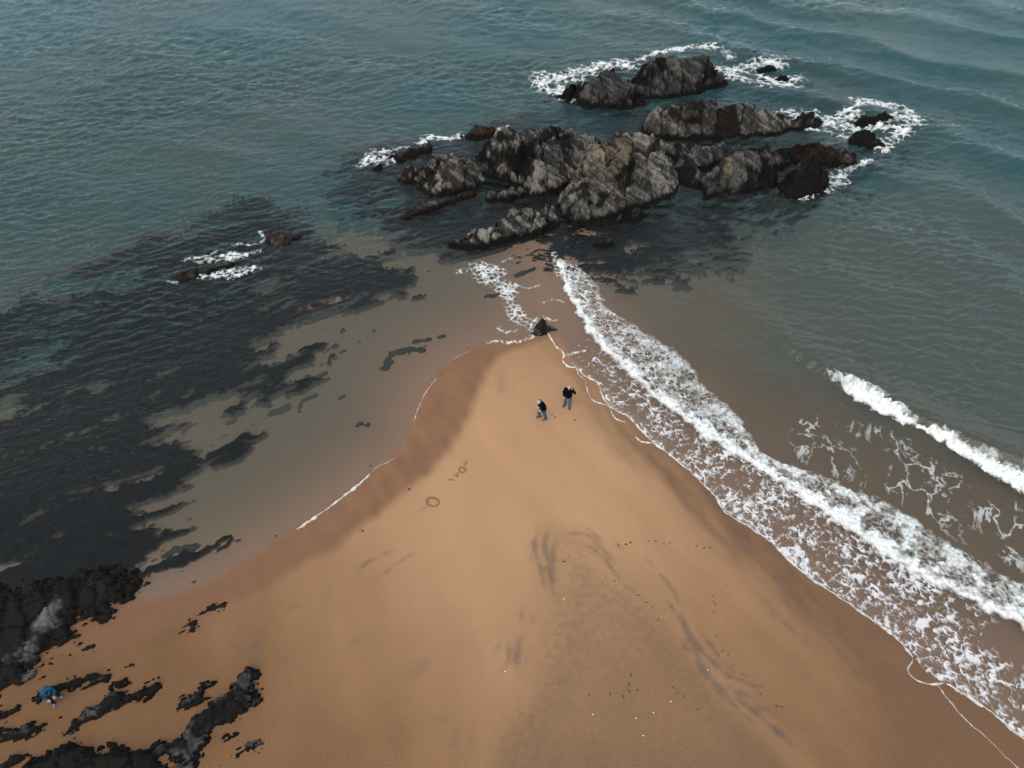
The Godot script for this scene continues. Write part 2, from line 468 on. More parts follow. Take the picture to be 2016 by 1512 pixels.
func make_sea() -> void:
	var z := rows(780, true)
	var n := 600
	var v := fan(z, n)
	var deep := PackedFloat32Array()
	deep.resize(v.size())
	var uv := PackedVector2Array()
	uv.resize(v.size())
	for k in v.size():
		var d := -ground_y(v[k].x, v[k].z)
		deep[k] = d
		if d > -0.3:
			v[k].y = water_y(v[k].x, v[k].z, d) + 0.004
		uv[k] = Vector2(v[k].x * 0.95 + v[k].z * 0.30, -v[k].x * 0.30 + v[k].z * 0.95)
	var idx := PackedInt32Array()
	for i in z.size() - 1:
		for j in n - 1:
			var a := i * n + j
			if maxf(maxf(deep[a], deep[a + 1]), maxf(deep[a + n], deep[a + n + 1])) > -0.03:
				idx.append_array(PackedInt32Array([a, a + 1, a + n, a + 1, a + n + 1, a + n]))
	var m := mat(0.05, 0.36, false)
	m.transparency = BaseMaterial3D.TRANSPARENCY_ALPHA
	m.albedo_color = Color(1, 1, 1, 0.0)
	m.normal_enabled = true
	m.normal_texture = noise_tex(noise(11, 0.013, 4), 1024, 0, 1, 8.0)
	m.normal_scale = 0.8
	m.uv1_scale = Vector3(0.13, 0.33, 1.0)
	var sea := put("sea", surface(v, PackedColorArray(), idx, uv), m)
	tag(sea, "teal sea with wind ripples, shallow and brown near the sand", "", "", "structure")
	# the silt and plankton that cloud the water: denser to the eye the deeper it is
	var v2 := PackedVector3Array()
	var c2 := PackedColorArray()
	var n2 := n / 2
	var r2 := z.size() / 2
	for i in r2:
		for j in n2:
			var k := i * 2 * n + j * 2
			var p := v[k]
			var d := maxf(deep[k], 0.0)
			var kk := -1.0
			for b in beds:
				kk = maxf(kk, weed_k(b, Vector2(p.x, p.z)))
			# where weed stands there is less clouded water over it
			var al := 1.0 - exp(-d * 0.66 * (1.0 - 0.90 * smoothstep(lerpf(-0.04, 0.10, smoothstep(0.6, 1.4, d)), lerpf(0.14, 0.38, smoothstep(0.6, 1.4, d)), kk) * (1.0 - 0.55 * smoothstep(1.2, 3.0, d))))
			v2.append(p - Vector3(0, 0.10 * smoothstep(0.0, 0.4, d), 0))
			c2.append(Color(body_r.at(p.x, p.z), body_g.at(p.x, p.z), body_b.at(p.x, p.z), al))
	var i2 := PackedInt32Array()
	for i in r2 - 1:
		for j in n2 - 1:
			var a := i * n2 + j
			if c2[a].a + c2[a + 1].a + c2[a + n2].a > 0.03:
				i2.append_array(PackedInt32Array([a, a + 1, a + n2, a + 1, a + n2 + 1, a + n2]))
	var mb := mat(1.0, 0.0)
	mb.specular_mode = BaseMaterial3D.SPECULAR_DISABLED
	mb.transparency = BaseMaterial3D.TRANSPARENCY_ALPHA
	put("cloudy_water", surface(v2, c2, i2), mb, sea)

# ---------------------------------------------------------------- foam
var foam_mat: StandardMaterial3D

func lace(x: float, z: float, size: float, width: float) -> float:
	var wx := x + 0.35 * size * n_c.get_noise_2d(x * 2.0 / size, z * 2.0 / size)
	var wz := z + 0.35 * size * n_c.get_noise_2d(x * 2.0 / size + 70.0, z * 2.0 / size)
	return 1.0 - smoothstep(width * 0.35, width, n_cell.get_noise_2d(wx / size, wz / size) + 1.0)

func foam_y(x: float, z: float) -> float:
	var g := ground_y(x, z)
	return maxf(g, water_y(x, z, -g)) + 0.015

func ribbon(a: PackedVector2Array, b: PackedVector2Array, cell: float, style: int, strength := 1.0) -> ArrayMesh:
	var la := smooth_line(a)
	var lb := smooth_line(b)
	var ns := int(maxf(length_of(la), length_of(lb)) / cell) + 2
	var pa := along(la, ns)
	var pb := along(lb, ns)
	var wide := 0.0
	for i in ns:
		wide = maxf(wide, pa[i].distance_to(pb[i]))
	var over := 0.10
	var nt := int(wide * (1.0 + 2.0 * over) / cell) + 2
	var v := PackedVector3Array()
	var col := PackedColorArray()
	for i in ns:
		var s := i / (ns - 1.0)
		for j in nt:
			var t := (j / (nt - 1.0)) * (1.0 + 2.0 * over) - over
			var p := pa[i].lerp(pb[i], t)
			var w := pa[i].distance_to(pb[i])
			var al := 0.0
			var up := 0.0
			var tint := Color(0.78, 0.83, 0.86)
			var lo := n_b.get_noise_2d(p.x * 3.0, p.y * 3.0)
			var fine := n_c.get_noise_2d(p.x * 2.2, p.y * 2.2)
			var rag := t + (0.30 * n_c.get_noise_2d(p.x * 1.2 + 40.0, p.y * 1.2) + 0.25 * lo) / maxf(w, 0.4)
			match style:
				0: # thin lace behind the swash edge
					var edge := smoothstep(-0.02, 0.03, t) * (1.0 - smoothstep(0.94, 1.06, t)) * smoothstep(-0.02, 0.10, s + 0.06 * fine) * (1.0 - 0.75 * smoothstep(0.80, 0.88, s) * smoothstep(0.45, 0.65, t + 0.2 * fine))
					var wid := 0.14 + 0.04 * smoothstep(0.1, 0.5, s) + 0.10 * lo + 0.12 * (1.0 - smoothstep(0.0, 0.18, t)) + 0.05 * smoothstep(0.75, 1.0, t)
					wid *= 0.75 + 0.45 * smoothstep(0.1, 0.6, s)
					var wd := clampf(wid, 0.07, 0.6)
					var lu := p.x * 0.72 + p.y * 0.69
					var lv := p.y * 0.72 - p.x * 0.69
					lu += 0.25 * fine
					var mixs := smoothstep(-0.25, 0.25, n_a.get_noise_2d(p.x * 5.0 + 11.0, p.y * 5.0))
					al = lerpf(maxf(lace(lu, lv * 0.62, 0.36, wd), 0.5 * lace(lu + 31.0, lv * 0.7, 0.2, wd * 0.8)), maxf(lace(lu, lv * 0.5, 0.72, wd * 0.8), 0.55 * lace(lu + 12.0, lv * 0.6, 0.33, wd * 0.7)), mixs) * edge
					al *= clampf(0.56 + 0.7 * fine + 0.5 * lo + 0.35 * (1.0 - smoothstep(0.0, 0.15, t)) + 0.15 * smoothstep(0.8, 1.0, t), 0.0, 0.88)
					al = 0.92 * smoothstep(0.10, 0.72, al)
					tint = Color(0.68, 0.69, 0.73)
					up = 0.01
				1: # the main white breaker
					var near := smoothstep(-0.03, 0.07, rag) * (1.0 - smoothstep(0.86, 1.03, rag))
					var front := 1.0 - smoothstep(0.20, 0.50, rag)
					var back := smoothstep(0.60, 0.80, rag)
					var hole := smoothstep(-0.30, 0.30, lo * 1.1 + fine * 0.6 + 0.45 * front + 0.16 * back - 0.20)
					var early := 1.0 - smoothstep(0.36, 0.50, s)
					front = 1.0 - smoothstep(lerpf(0.20, 0.10, early), lerpf(0.50, 0.26, early), rag)
					back *= 1.0 - early * smoothstep(0.20, 0.10, s)
					var lc := maxf(lace(p.x, p.y, 0.55, 0.27 + 0.30 * lo), 0.75 * lace(p.x, p.y + 9.0, 0.28, 0.24 + 0.2 * lo))
					lc *= clampf(0.75 + 0.9 * n_c.get_noise_2d(p.x * 1.1 + 9.0, p.y * 1.1), 0.0, 1.0)
					al = near * maxf(hole * (1.0 - 0.95 * early * (1.0 - front) * (1.0 - 0.8 * back)), lc * (0.60 + 0.25 * early))
					al = maxf(al, near * (1.0 - smoothstep(0.04, lerpf(0.22, 0.12, early), rag)))
					up = near * (0.03 + (0.08 + 0.12 * (fine * 0.5 + 0.5)) * smoothstep(0.0, 0.12, rag) * (1.0 - smoothstep(0.12, 0.5, rag)) + 0.08 * hole * (0.5 + fine))
					var grit := n_c.get_noise_2d(p.x * 5.0, p.y * 5.0)
					al *= clampf(0.93 + 0.5 * grit - 0.25 * smoothstep(0.3, 0.7, rag), 0.0, 1.0)
					up += 0.05 * near * grit
				2: # the rolling crest further out
					var ends := smoothstep(0.0, 0.16, s + 0.1 * fine)
					var gap := 1.0 - (smoothstep(0.035, 0.0, absf(s - 0.44)) * smoothstep(0.15, 0.4, t))
					var gr := n_c.get_noise_2d(p.x * 4.0, p.y * 4.0)
					al = smoothstep(-0.04, 0.12, rag + 0.12 * gr) * (1.0 - smoothstep(0.55, 1.0, rag + 0.3 * fine)) * ends * gap * clampf(1.0 + 0.5 * gr - 0.3 * smoothstep(0.4, 0.8, t), 0.0, 1.0)
					up = al * (0.06 + 0.20 * sin(PI * clampf(t, 0.0, 1.0)) + 0.16 * fine + 0.08 * lo + 0.08 * gr)
				3: # torn trails drifting between the breakers
					var thin := smoothstep(-0.55, 0.25, n_a.get_noise_2d(p.x * 5.0, p.y * 5.0) + 0.25 * lo)
					var q := n_b.get_noise_2d(p.x * 1.3 + 8.0, p.y * 1.3) * 1.4
					var big_cells := lace(p.x * 1.25 + q, p.y * 0.7 - q, 1.2, 0.05 + 0.10 * thin + 0.08 * maxf(0.0, fine))
					var small := lace(p.x + 3.0 + q, p.y * 0.8, 0.45, 0.08) * smoothstep(0.1, 0.5, lo)
					al = maxf(big_cells, 0.7 * small) * thin * smoothstep(-0.1, 0.15, t) * (1.0 - smoothstep(0.85, 1.1, t)) * smoothstep(0.0, 0.1, s)
					al *= 0.45 * smoothstep(-0.55, 0.0, n_c.get_noise_2d(p.x * 0.8 + 33.0, p.y * 0.8))
				4: # loose wash
					al = maxf(lace(p.x, p.y, 0.55, 0.30 + 0.25 * lo), lace(p.x, p.y + 5.0, 0.3, 0.22)) * smoothstep(-0.1, 0.25, rag) * (1.0 - smoothstep(0.6, 1.0, rag)) * smoothstep(0.0, 0.08, s) * 0.85
			al = clampf(al * strength, 0.0, 1.0)
			v.append(Vector3(p.x, foam_y(p.x, p.y) + up, p.y))
			col.append(Color(tint, al))
	return cut(v, col, ns, nt)

func cut(v: PackedVector3Array, col: PackedColorArray, ns: int, nt: int) -> ArrayMesh:
	var idx := PackedInt32Array()
	for i in ns - 1:
		for j in nt - 1:
			var a := i * nt + j
			var q := [a, a + 1, a + nt + 1, a + nt]
			if maxf(maxf(col[a].a, col[a + 1].a), maxf(col[a + nt].a, col[a + nt + 1].a)) > 0.12:
				var up := (v[a] - v[a + nt]).cross(v[a] - v[a + 1]).y
				if up > 0.0:
					idx.append_array(PackedInt32Array([a, a + 1, a + nt, a + 1, a + nt + 1, a + nt]))
				else:
					idx.append_array(PackedInt32Array([a, a + nt, a + 1, a + 1, a + nt, a + nt + 1]))
	# keep only the vertices in use
	var map := PackedInt32Array()
	map.resize(v.size())
	map.fill(-1)
	var v2 := PackedVector3Array()
	var c2 := PackedColorArray()
	for k in idx.size():
		var o := idx[k]
		if map[o] < 0:
			map[o] = v2.size()
			v2.append(v[o])
			c2.append(col[o])
		idx[k] = map[o]
	return surface(v2, c2, idx)

func stroke_foam(strokes: Array, cell: float, size: float, fill: float) -> ArrayMesh:
	var st := SurfaceTool.new()
	for s in strokes:
		var l := smooth_line(poly(s[0]))
		var w: float = s[1]
		var lo := l[0]
		var hi := l[0]
		for p in l:
			lo = lo.min(p)
			hi = hi.max(p)
		lo -= Vector2(w, w)
		hi += Vector2(w, w)
		var ns := int((hi.y - lo.y) / cell) + 2
		var nt := int((hi.x - lo.x) / cell) + 2
		var v := PackedVector3Array()
		var col := PackedColorArray()
		for i in ns:
			for j in nt:
				var p := lo + Vector2(j, i) * cell
				var e := 1.0 - dist_line(p, l) / w
				var al := 0.0
				var up := 0.0
				if e > -0.1:
					var lo_n := n_b.get_noise_2d(p.x * 3.0, p.y * 3.0)
					var fine := n_c.get_noise_2d(p.x * 1.8, p.y * 1.8)
					var dens := e + 0.45 * fine + 0.35 * lo_n
					al = smoothstep(fill, fill + 0.45, dens) * (0.45 + 0.55 * lace(p.x + 3.0, p.y, size * 0.8, 0.5))
					al = maxf(al, smoothstep(0.0, 0.5, e + 0.4 * lo_n) * lace(p.x, p.y, size, 0.10 + 0.24 * clampf(dens, 0.0, 1.0)) * 0.7)
					al *= 0.5 + 0.5 * smoothstep(-0.25, 0.3, fine + lo_n)
					up = al * (0.02 + 0.10 * (fine + 0.5) * clampf(e, 0.0, 1.0))
				var yy := 0.0
				if al > 0.0:
					yy = foam_y(p.x, p.y) + up
				v.append(Vector3(p.x, yy, p.y))
				col.append(Color(0.78, 0.83, 0.86, al))
		# hidden corners keep the level of their neighbours
		for i in ns:
			for j in nt:
				if col[i * nt + j].a <= 0.0:
					var p := v[i * nt + j]
					v[i * nt + j].y = foam_y(p.x, p.z)
		var part := cut(v, col, ns, nt)
		if part.get_surface_count():
			st.append_from(part, 0, Transform3D())
	return st.commit()

func line_foam(lines: Array) -> ArrayMesh:
	var st := SurfaceTool.new()
	for s in lines:
		var l := smooth_line(poly(s[0]))
		var w: float = s[1]
		var ns := int(length_of(l) / 0.06) + 2
		var c := along(l, ns)
		var v := PackedVector3Array()
		var col := PackedColorArray()
		var nt := 7
		for i in ns:
			var d := (c[mini(i + 1, ns - 1)] - c[maxi(i - 1, 0)]).normalized()
			var side := Vector2(-d.y, d.x)
			var g := 0.75 + 0.9 * n_c.get_noise_2d(c[i].x * 1.3, c[i].y * 1.3) + 0.5 * n_b.get_noise_2d(c[i].x, c[i].y)
			g += 0.5 * n_c.get_noise_2d(c[i].x * 5.0, c[i].y * 5.0)
			g = clampf(g, 0.25, 1.6) * minf(1.0, minf(i, ns - 1 - i) / 6.0 + 0.2)
			var off := 0.05 * n_c.get_noise_2d(c[i].x * 2.0, c[i].y * 2.0 + 50.0)
			for j in nt:
				var t := j / (nt - 1.0) * 2.0 - 1.0
				var p := c[i] + side * (t * w * 0.46 * g + off)
				v.append(Vector3(p.x, foam_y(p.x, p.y) + 0.05 * (1.0 - t * t) * minf(1.0, w * 5.0), p.y))
				col.append(Color(0.82, 0.84, 0.84, clampf(1.25 * (1.0 - t * t), 0.0, 1.0) * (0.78 if w > 0.1 else 0.5) * clampf(0.75 + 0.8 * n_c.get_noise_2d(c[i].x * 2.6 + 15.0, c[i].y * 2.6), 0.0, 1.0)))
		st.append_from(cut(v, col, ns, nt), 0, Transform3D())
	return st.commit()

# ---------------------------------------------------------------- rocks and weed
var rock_mat: StandardMaterial3D
var weed_mat: StandardMaterial3D
var bed_mat: StandardMaterial3D
var shore_mat: StandardMaterial3D

func dice(i: int, j: int, k: int) -> float:
	var h := (i * 374761393 + j * 668265263 + k * 1274126177) & 0x7fffffff
	h = ((h ^ (h >> 13)) * 1103515245) & 0x7fffffff
	return ((h ^ (h >> 16)) & 0xffff) / 65535.0

# broken faces: the ground plan falls into cells, each a plane with a tilt of its own; (height, tone, nearness to an edge)
func facet(p: Vector2, size: float, which: int, lean: Vector2) -> Vector3:
	var q := p / size
	var ci := int(floorf(q.x))
	var cj := int(floorf(q.y))
	var best := 1e9
	var second := 1e9
	var off := Vector2.ZERO
	var bi := 0
	var bj := 0
	for j in range(cj - 1, cj + 2):
		for i in range(ci - 1, ci + 2):
			var d := Vector2(i + dice(i, j, which), j + dice(i, j, which + 7)) - q
			var l := d.length_squared()
			if l < best:
				second = best
				best = l
				off = d
				bi = i
				bj = j
			elif l < second:
				second = l
	var g := lean + Vector2(dice(bi, bj, which + 11) - 0.5, dice(bi, bj, which + 13) - 0.5) * 1.1
	return Vector3((dice(bi, bj, which + 17) - 0.5) * 0.7 - off.dot(g), dice(bi, bj, which + 19), sqrt(second) - sqrt(best)) * Vector3(size, 1.0, 1.0)

# A crag: beds of slate tilted on edge and broken into blocks, on a footprint whose edge is the waterline.
func crag(l: PackedVector2Array, tall: float, cell: float, look: Dictionary) -> ArrayMesh:
	var lo := l[0]
	var hi := l[0]
	for p in l:
		lo = lo.min(p)
		hi = hi.max(p)
	var z_front := hi.y
	var z_back := lo.y
	var skirt: float = look.get("skirt", 1.5)
	lo -= Vector2(skirt, skirt)
	hi += Vector2(skirt, skirt)
	var ns := int((hi.y - lo.y) / cell) + 2
	var nt := int((hi.x - lo.x) / cell) + 2
	var rag: float = look.get("rag", 0.30)
	var rise: float = look.get("rise", 0.55 * tall + 0.2)
	var on_sand: bool = look.get("sand", false)
	var light: float = look.get("light", 0.5)
	var ochre: float = look.get("ochre", 0.0)
	var brown: float = look.get("brown", 0.0)
	var rough: float = look.get("rough", 1.0)
	var black: float = look.get("black", 0.0)
	var tide: float = look.get("tide", 0.40)
	var bed: Vector3 = look.get("bed", Vector3(0.80, 1.05, -0.42)).normalized()
	var dip := bed.cross(Vector3.UP).normalized()
	var run := dip.cross(bed)
	var near_y := PackedFloat32Array()
	near_y.resize(ns * nt)
	var inner := PackedFloat32Array()
	inner.resize(ns * nt)
	var tone1 := PackedFloat32Array()
	tone1.resize(ns * nt)
	var tone2 := PackedFloat32Array()
	tone2.resize(ns * nt)
	var edge1 := PackedFloat32Array()
	edge1.resize(ns * nt)
	edge1.fill(1.0)
	var along_v := Vector2(0.42, 0.91)
	var across_v := Vector2(-0.91, 0.42)
	# the coarse body of the rock
	for i in ns:
		for j in nt:
			var p := lo + Vector2(j, i) * cell
			var e := dist_loop(p, l)
			var o := i * nt + j
			if e < -skirt - 0.3:
				inner[o] = -9.0
				near_y[o] = -3.0
				continue
			var w := p.x * bed.x + p.y * bed.z
			e += rag * (n_c.get_noise_2d(p.x * 0.7, p.y * 0.7) + 0.7 * n_c.get_noise_2d(p.x * 2.1 + 30.0, p.y * 2.1) + (0.55 * n_c.get_noise_2d(p.x * 5.0, p.y * 5.0) + 0.9 * n_c.get_noise_2d((p.x * 0.85 - p.y * 0.53) * 0.9, (p.x * 0.53 + p.y * 0.85) * 3.6) if on_sand else 0.0)) * (1.0 if e < 1.5 else 1.5 / e)
			inner[o] = e
			var back := clampf((z_front - p.y) / maxf(z_front - z_back, 0.1), 0.0, 1.0)
			if e > 0.0:
				var prof := clampf(e / rise, 0.0, 1.0)
				prof = lerpf(prof, 1.0 - (1.0 - prof) * (1.0 - prof), 0.55)
				var wob := p + Vector2(n_c.get_noise_2d(p.x, p.y), n_c.get_noise_2d(p.x + 80.0, p.y)) * 0.22
				var fr := Vector2(wob.dot(along_v) * 0.55, wob.dot(across_v))
				var f1 := facet(fr, minf(2.2, 0.6 + tall * 0.55), 3, Vector2(0.25, -0.45))
				var f2 := facet(fr, minf(0.62, 0.2 + tall * 0.2), 41, Vector2(0.1, -0.5))
				tone1[o] = f1.y
				tone2[o] = f2.y
				var top := lerpf(0.50, 1.18, back) + 0.30 * n_b.get_noise_2d(p.x * 0.8 + 60.0, p.y * 0.8)
				var yy := tall * prof * top + (0.60 * f1.x + 0.42 * f2.x) * minf(1.0, e * 1.3) * rough
				edge1[o] = f1.z
				yy -= (0.26 * (1.0 - smoothstep(0.0, 0.10, f1.z)) + 0.07 * (1.0 - smoothstep(0.0, 0.12, f2.z))) * minf(1.0, e) * minf(1.0, tall)
				near_y[o] = maxf(yy, 0.10 * minf(1.0, e * 2.0))
			else:
				near_y[o] = e * 0.8
	var v := PackedVector3Array()
	var col := PackedColorArray()
	for i in ns:
		for j in nt:
			var o := i * nt + j
			var p := lo + Vector2(j, i) * cell
			if inner[o] < -8.0:
				v.append(Vector3(p.x, -3.0, p.y))
				col.append(Color.BLACK)
				continue
			var e := inner[o]
			var y := near_y[o]
			var l0 := maxi(j - 1, 0) + i * nt
			var l1 := mini(j + 1, nt - 1) + i * nt
			var m0 := maxi(i - 1, 0) * nt + j
			var m1 := mini(i + 1, ns - 1) * nt + j
			var nor := Vector3((near_y[l0] - near_y[l1]) / (2.0 * cell), 1.0, (near_y[m0] - near_y[m1]) / (2.0 * cell)).normalized()
			var q := Vector3(p.x, y, p.y)
			var bend := 0.35 * n_b.get_noise_2d(p.x * 1.5, p.y * 1.5)
			var w := q.dot(bed) + bend
			var u := q.dot(dip)
			var t := q.dot(run)
			# joint blocks, then thin beds
			var bw := w * 1.9 + 0.6 * n_b.get_noise_3d(u * 2.0, t * 2.0, w)
			var block := n_slab.get_noise_3d(u * 0.55, t * 0.75, bw)
			var block2 := n_slab.get_noise_3d(u * 1.7 + 40.0, t * 2.0, w * 4.4)
			var crack := n_crack.get_noise_3d(u * 0.55, t * 0.75, bw) + 1.0
			var thin := n_c.get_noise_2d(w * 5.2, u * 0.45 + t * 0.3)
			var thin2 := n_c.get_noise_2d(w * 2.0 + 30.0, u * 0.35 + t * 0.2)
			var big := minf(1.0, tall * 0.55) * clampf(e * 1.6 + 0.25, 0.0, 1.0) * rough
			q += nor * big * (0.07 * block + 0.08 * block2 + 0.075 * thin + 0.07 * thin2 - 0.06 * (1.0 - smoothstep(0.0, 0.14, crack)))
			q += nor * 0.035 * rough * n_c.get_noise_3d(q.x * 4.0, q.y * 4.0, q.z * 4.0)
			var foot := 0.0
			if on_sand:
				foot = maxf(ground_y(p.x, p.y), -0.02)
			elif e > 0.0:
				foot = maxf(ground_y(p.x, p.y), 0.0) * 0.8
			q.y += foot
			v.append(q)
			# colour: grey slate, pale where scoured, black with tar lichen and weed, ochre lichen on the crown
			var pale := clampf(0.42 + 1.15 * thin + 0.25 * block2 + 0.60 * thin2 + 0.70 * (tone1[o] - 0.5) + 0.50 * (tone2[o] - 0.5), 0.0, 1.0)
			var c := Vector3(0.042, 0.042, 0.044).lerp(Vector3(0.35, 0.335, 0.315), pow(pale, 1.6) * light)
			var blot := n_b.get_noise_3d(p.x * 1.3 + 12.0, y, p.y * 1.3) + 0.50 * n_c.get_noise_3d(p.x * 0.9, y, p.y * 0.9) + 0.30 * (tone1[o] - 0.5)
			if ochre > 0.0:
				var oa: Vector2 = look.ochre_at
				var close := 1.0 - smoothstep(0.35, 1.0, p.distance_to(oa) / float(look.ochre_r) + 0.7 * blot)
				c = c.lerp(Vector3(0.25, 0.195, 0.125).lerp(Vector3(0.25, 0.15, 0.06), smoothstep(0.0, 0.4, blot)) * (0.65 + 0.6 * pale), ochre * close * smoothstep(-0.45, 0.25, thin2 + block2))
			var back := clampf((z_front - p.y) / maxf(z_front - z_back, 0.1), 0.0, 1.0)
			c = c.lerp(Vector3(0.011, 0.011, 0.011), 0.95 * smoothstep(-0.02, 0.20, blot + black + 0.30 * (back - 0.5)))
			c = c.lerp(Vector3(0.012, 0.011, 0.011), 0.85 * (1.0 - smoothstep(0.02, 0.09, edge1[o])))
			if brown > 0.0:
				c = c.lerp(Vector3(0.075, 0.037, 0.024), brown * smoothstep(-0.25, 0.3, n_c.get_noise_2d(p.x * 1.3 + 7.0, p.y * 1.3)))
			c = c.lerp(Vector3(0.010, 0.009, 0.008), 1.0 - smoothstep(tide * 0.4, tide, y + 0.3 * blot))
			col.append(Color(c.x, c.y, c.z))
	var idx := PackedInt32Array()
	for i in ns - 1:
		for j in nt - 1:
			var k := i * nt + j
			if minf(minf(inner[k], inner[k + 1]), minf(inner[k + nt], inner[k + nt + 1])) > -skirt:
				idx.append_array(PackedInt32Array([k, k + 1, k + nt, k + 1, k + nt + 1, k + nt]))
	return surface(v, col, idx)

func rock(called: String, label: String, l: Array, tall: float, cell: float, look: Dictionary, category := "rock", group := "") -> void:
	var o := put(called, crag(poly(l), tall, cell, look), shore_mat if look.get("sand", false) else rock_mat)
	tag(o, label, category, group)

# Weed: a low tousled mat growing on the bottom inside an outline, torn along the drift of the water
func weed_bed(called: String, label: String, b: Array, cell: float) -> void:
	var f: Field = b[0]
	var lo := Vector2(f.x0, f.z0)
	var ns := int((f.nz - 1) * f.c / cell)
	var nt := int((f.nx - 1) * f.c / cell)
	var v := PackedVector3Array()
	var col := PackedColorArray()
	for i in ns:
		for j in nt:
			var p := lo + Vector2(j, i) * cell
			var k := weed_k(b, p)
			var g := ground_y(p.x, p.y)
			var tall := clampf(-g * 0.82, 0.06, 3.5)
			var c := n_c.get_noise_2d(p.x * 1.1, p.y * 1.6)
			var y := g + tall * clampf(k * 2.5, -0.5, 1.0) + (0.16 * minf(tall, 1.0) * c if k > 0.0 else 0.0)
			v.append(Vector3(p.x, y, p.y))
			var t := 0.75 + 0.6 * c
			col.append(Color(0.007 * t, 0.008 * t, 0.008 * t, smoothstep(-0.12, 0.30, k)))
	var o := put(called, cut(v, col, ns, nt), bed_mat)
	tag(o, label, "seaweed", "", "stuff")

func weed_clump(label: String, line: Array, w: float) -> void:
	var l := smooth_line(poly(line))
	var lo := l[0]
	var hi := l[0]
	for p in l:
		lo = lo.min(p)
		hi = hi.max(p)
	lo -= Vector2(w, w) * 1.6
	hi += Vector2(w, w) * 1.6
	var cell := 0.05
	var ns := int((hi.y - lo.y) / cell) + 2
	var nt := int((hi.x - lo.x) / cell) + 2
	var v := PackedVector3Array()
	var col := PackedColorArray()
	for i in ns:
		for j in nt:
			var p := lo + Vector2(j, i) * cell
			var rag := n_c.get_noise_2d(p.x * 1.6, p.y * 1.6) + 0.7 * n_b.get_noise_2d(p.x * 4.0, p.y * 4.0)
			var k := 1.0 - dist_line(p, l) / (w * 0.62) + 1.1 * rag
			var y := ground_y(p.x, p.y) + 0.12 * clampf(k * 2.0, -1.0, 1.0) + (0.05 * n_c.get_noise_2d(p.x * 4.0, p.y * 4.0) if k > 0.0 else 0.0)
			v.append(Vector3(p.x, y, p.y))
			col.append(Color(0.018, 0.020, 0.017, 1.0 if k > -0.1 else 0.0))
	tag(put("seaweed_clump", cut(v, col, ns, nt), weed_mat), label, "seaweed", "weed clumps in the shallows")

# ---------------------------------------------------------------- people
func blob(bones: Array, cell: float, k := 0.04) -> ArrayMesh:
	# bones: [a, radius at a, b, radius at b]; one smooth skin round them, meshed as surface nets
	var lo := Vector3.ONE * 1e6
	var hi := -lo
	for q in bones:
		for e in [0, 2]:
			var r: float = q[e + 1]
			var p: Vector3 = q[e]
			lo = lo.min(p - Vector3.ONE * (r + 3.0 * cell))
			hi = hi.max(p + Vector3.ONE * (r + 3.0 * cell))
	var n := Vector3i((hi - lo) / cell) + Vector3i.ONE * 2
	var f := PackedFloat32Array()
	f.resize(n.x * n.y * n.z)
	f.fill(1.0)
	for q in bones:
		var a: Vector3 = q[0]
		var b: Vector3 = q[2]
		var ra: float = q[1]
		var rb: float = q[3]
		var ab := b - a
		var ll := maxf(ab.length_squared(), 1e-8)
		var m := maxf(ra, rb) + 2.0 * cell + k
		var i0 := Vector3i((a.min(b) - Vector3.ONE * m - lo) / cell).clamp(Vector3i.ZERO, n - Vector3i.ONE)
		var i1 := Vector3i((a.max(b) + Vector3.ONE * m - lo) / cell).clamp(Vector3i.ZERO, n - Vector3i.ONE)
		for z in range(i0.z, i1.z + 1):
			for y in range(i0.y, i1.y + 1):
				for x in range(i0.x, i1.x + 1):
					var p := lo + Vector3(x, y, z) * cell
					var t := clampf((p - a).dot(ab) / ll, 0.0, 1.0)
					var d := p.distance_to(a + ab * t) - lerpf(ra, rb, t)
					var o := (z * n.y + y) * n.x + x
					var g := f[o]
					var h := maxf(k - absf(g - d), 0.0) / k
					f[o] = minf(g, d) - h * h * k * 0.25
	var ids := {}
	var v := PackedVector3Array()
	var idx := PackedInt32Array()
	var corner := [0, 1, n.x, n.x + 1, n.x * n.y, n.x * n.y + 1, n.x * n.y + n.x, n.x * n.y + n.x + 1]
	var edges := [[0, 1], [2, 3], [4, 5], [6, 7], [0, 2], [1, 3], [4, 6], [5, 7], [0, 4], [1, 5], [2, 6], [3, 7]]
	for z in n.z - 1:
		for y in n.y - 1:
			for x in n.x - 1:
				var o := (z * n.y + y) * n.x + x
				var inside := 0
				for c in 8:
					if f[o + corner[c]] < 0.0:
						inside += 1
				if inside == 0 or inside == 8:
					continue
				var s := Vector3.ZERO
				var cnt := 0
				for e in edges:
					var fa := f[o + corner[e[0]]]
					var fb := f[o + corner[e[1]]]
					if (fa < 0.0) != (fb < 0.0):
						var pa := Vector3(e[0] & 1, (e[0] >> 1) & 1, e[0] >> 2)
						var pb := Vector3(e[1] & 1, (e[1] >> 1) & 1, e[1] >> 2)
						s += pa.lerp(pb, fa / (fa - fb))
						cnt += 1
				ids[o] = v.size()
				v.append(lo + (Vector3(x, y, z) + s / cnt) * cell)
	var step := [1, n.x, n.x * n.y]
	var dirs := [Vector3.RIGHT, Vector3.UP, Vector3.BACK]
	for o in ids.keys():
		for ax in 3:
			var st: int = step[ax]
			var s1: int = step[(ax + 1) % 3]
			var s2: int = step[(ax + 2) % 3]
			var fa := f[o]
			var fb := f[o + st]
			if (fa < 0.0) == (fb < 0.0) or not (ids.has(o - s1) and ids.has(o - s2) and ids.has(o - s1 - s2)):
				continue
			var q := [ids[o], ids[o - s1], ids[o - s1 - s2], ids[o - s2]]
			var out: Vector3 = dirs[ax] * (1.0 if fa < 0.0 else -1.0)
			if (v[q[0]] - v[q[2]]).cross(v[q[0]] - v[q[1]]).dot(out) < 0.0:
				q.reverse()
			idx.append_array(PackedInt32Array([q[0], q[1], q[2], q[0], q[2], q[3]]))
	return surface(v, PackedColorArray(), idx)

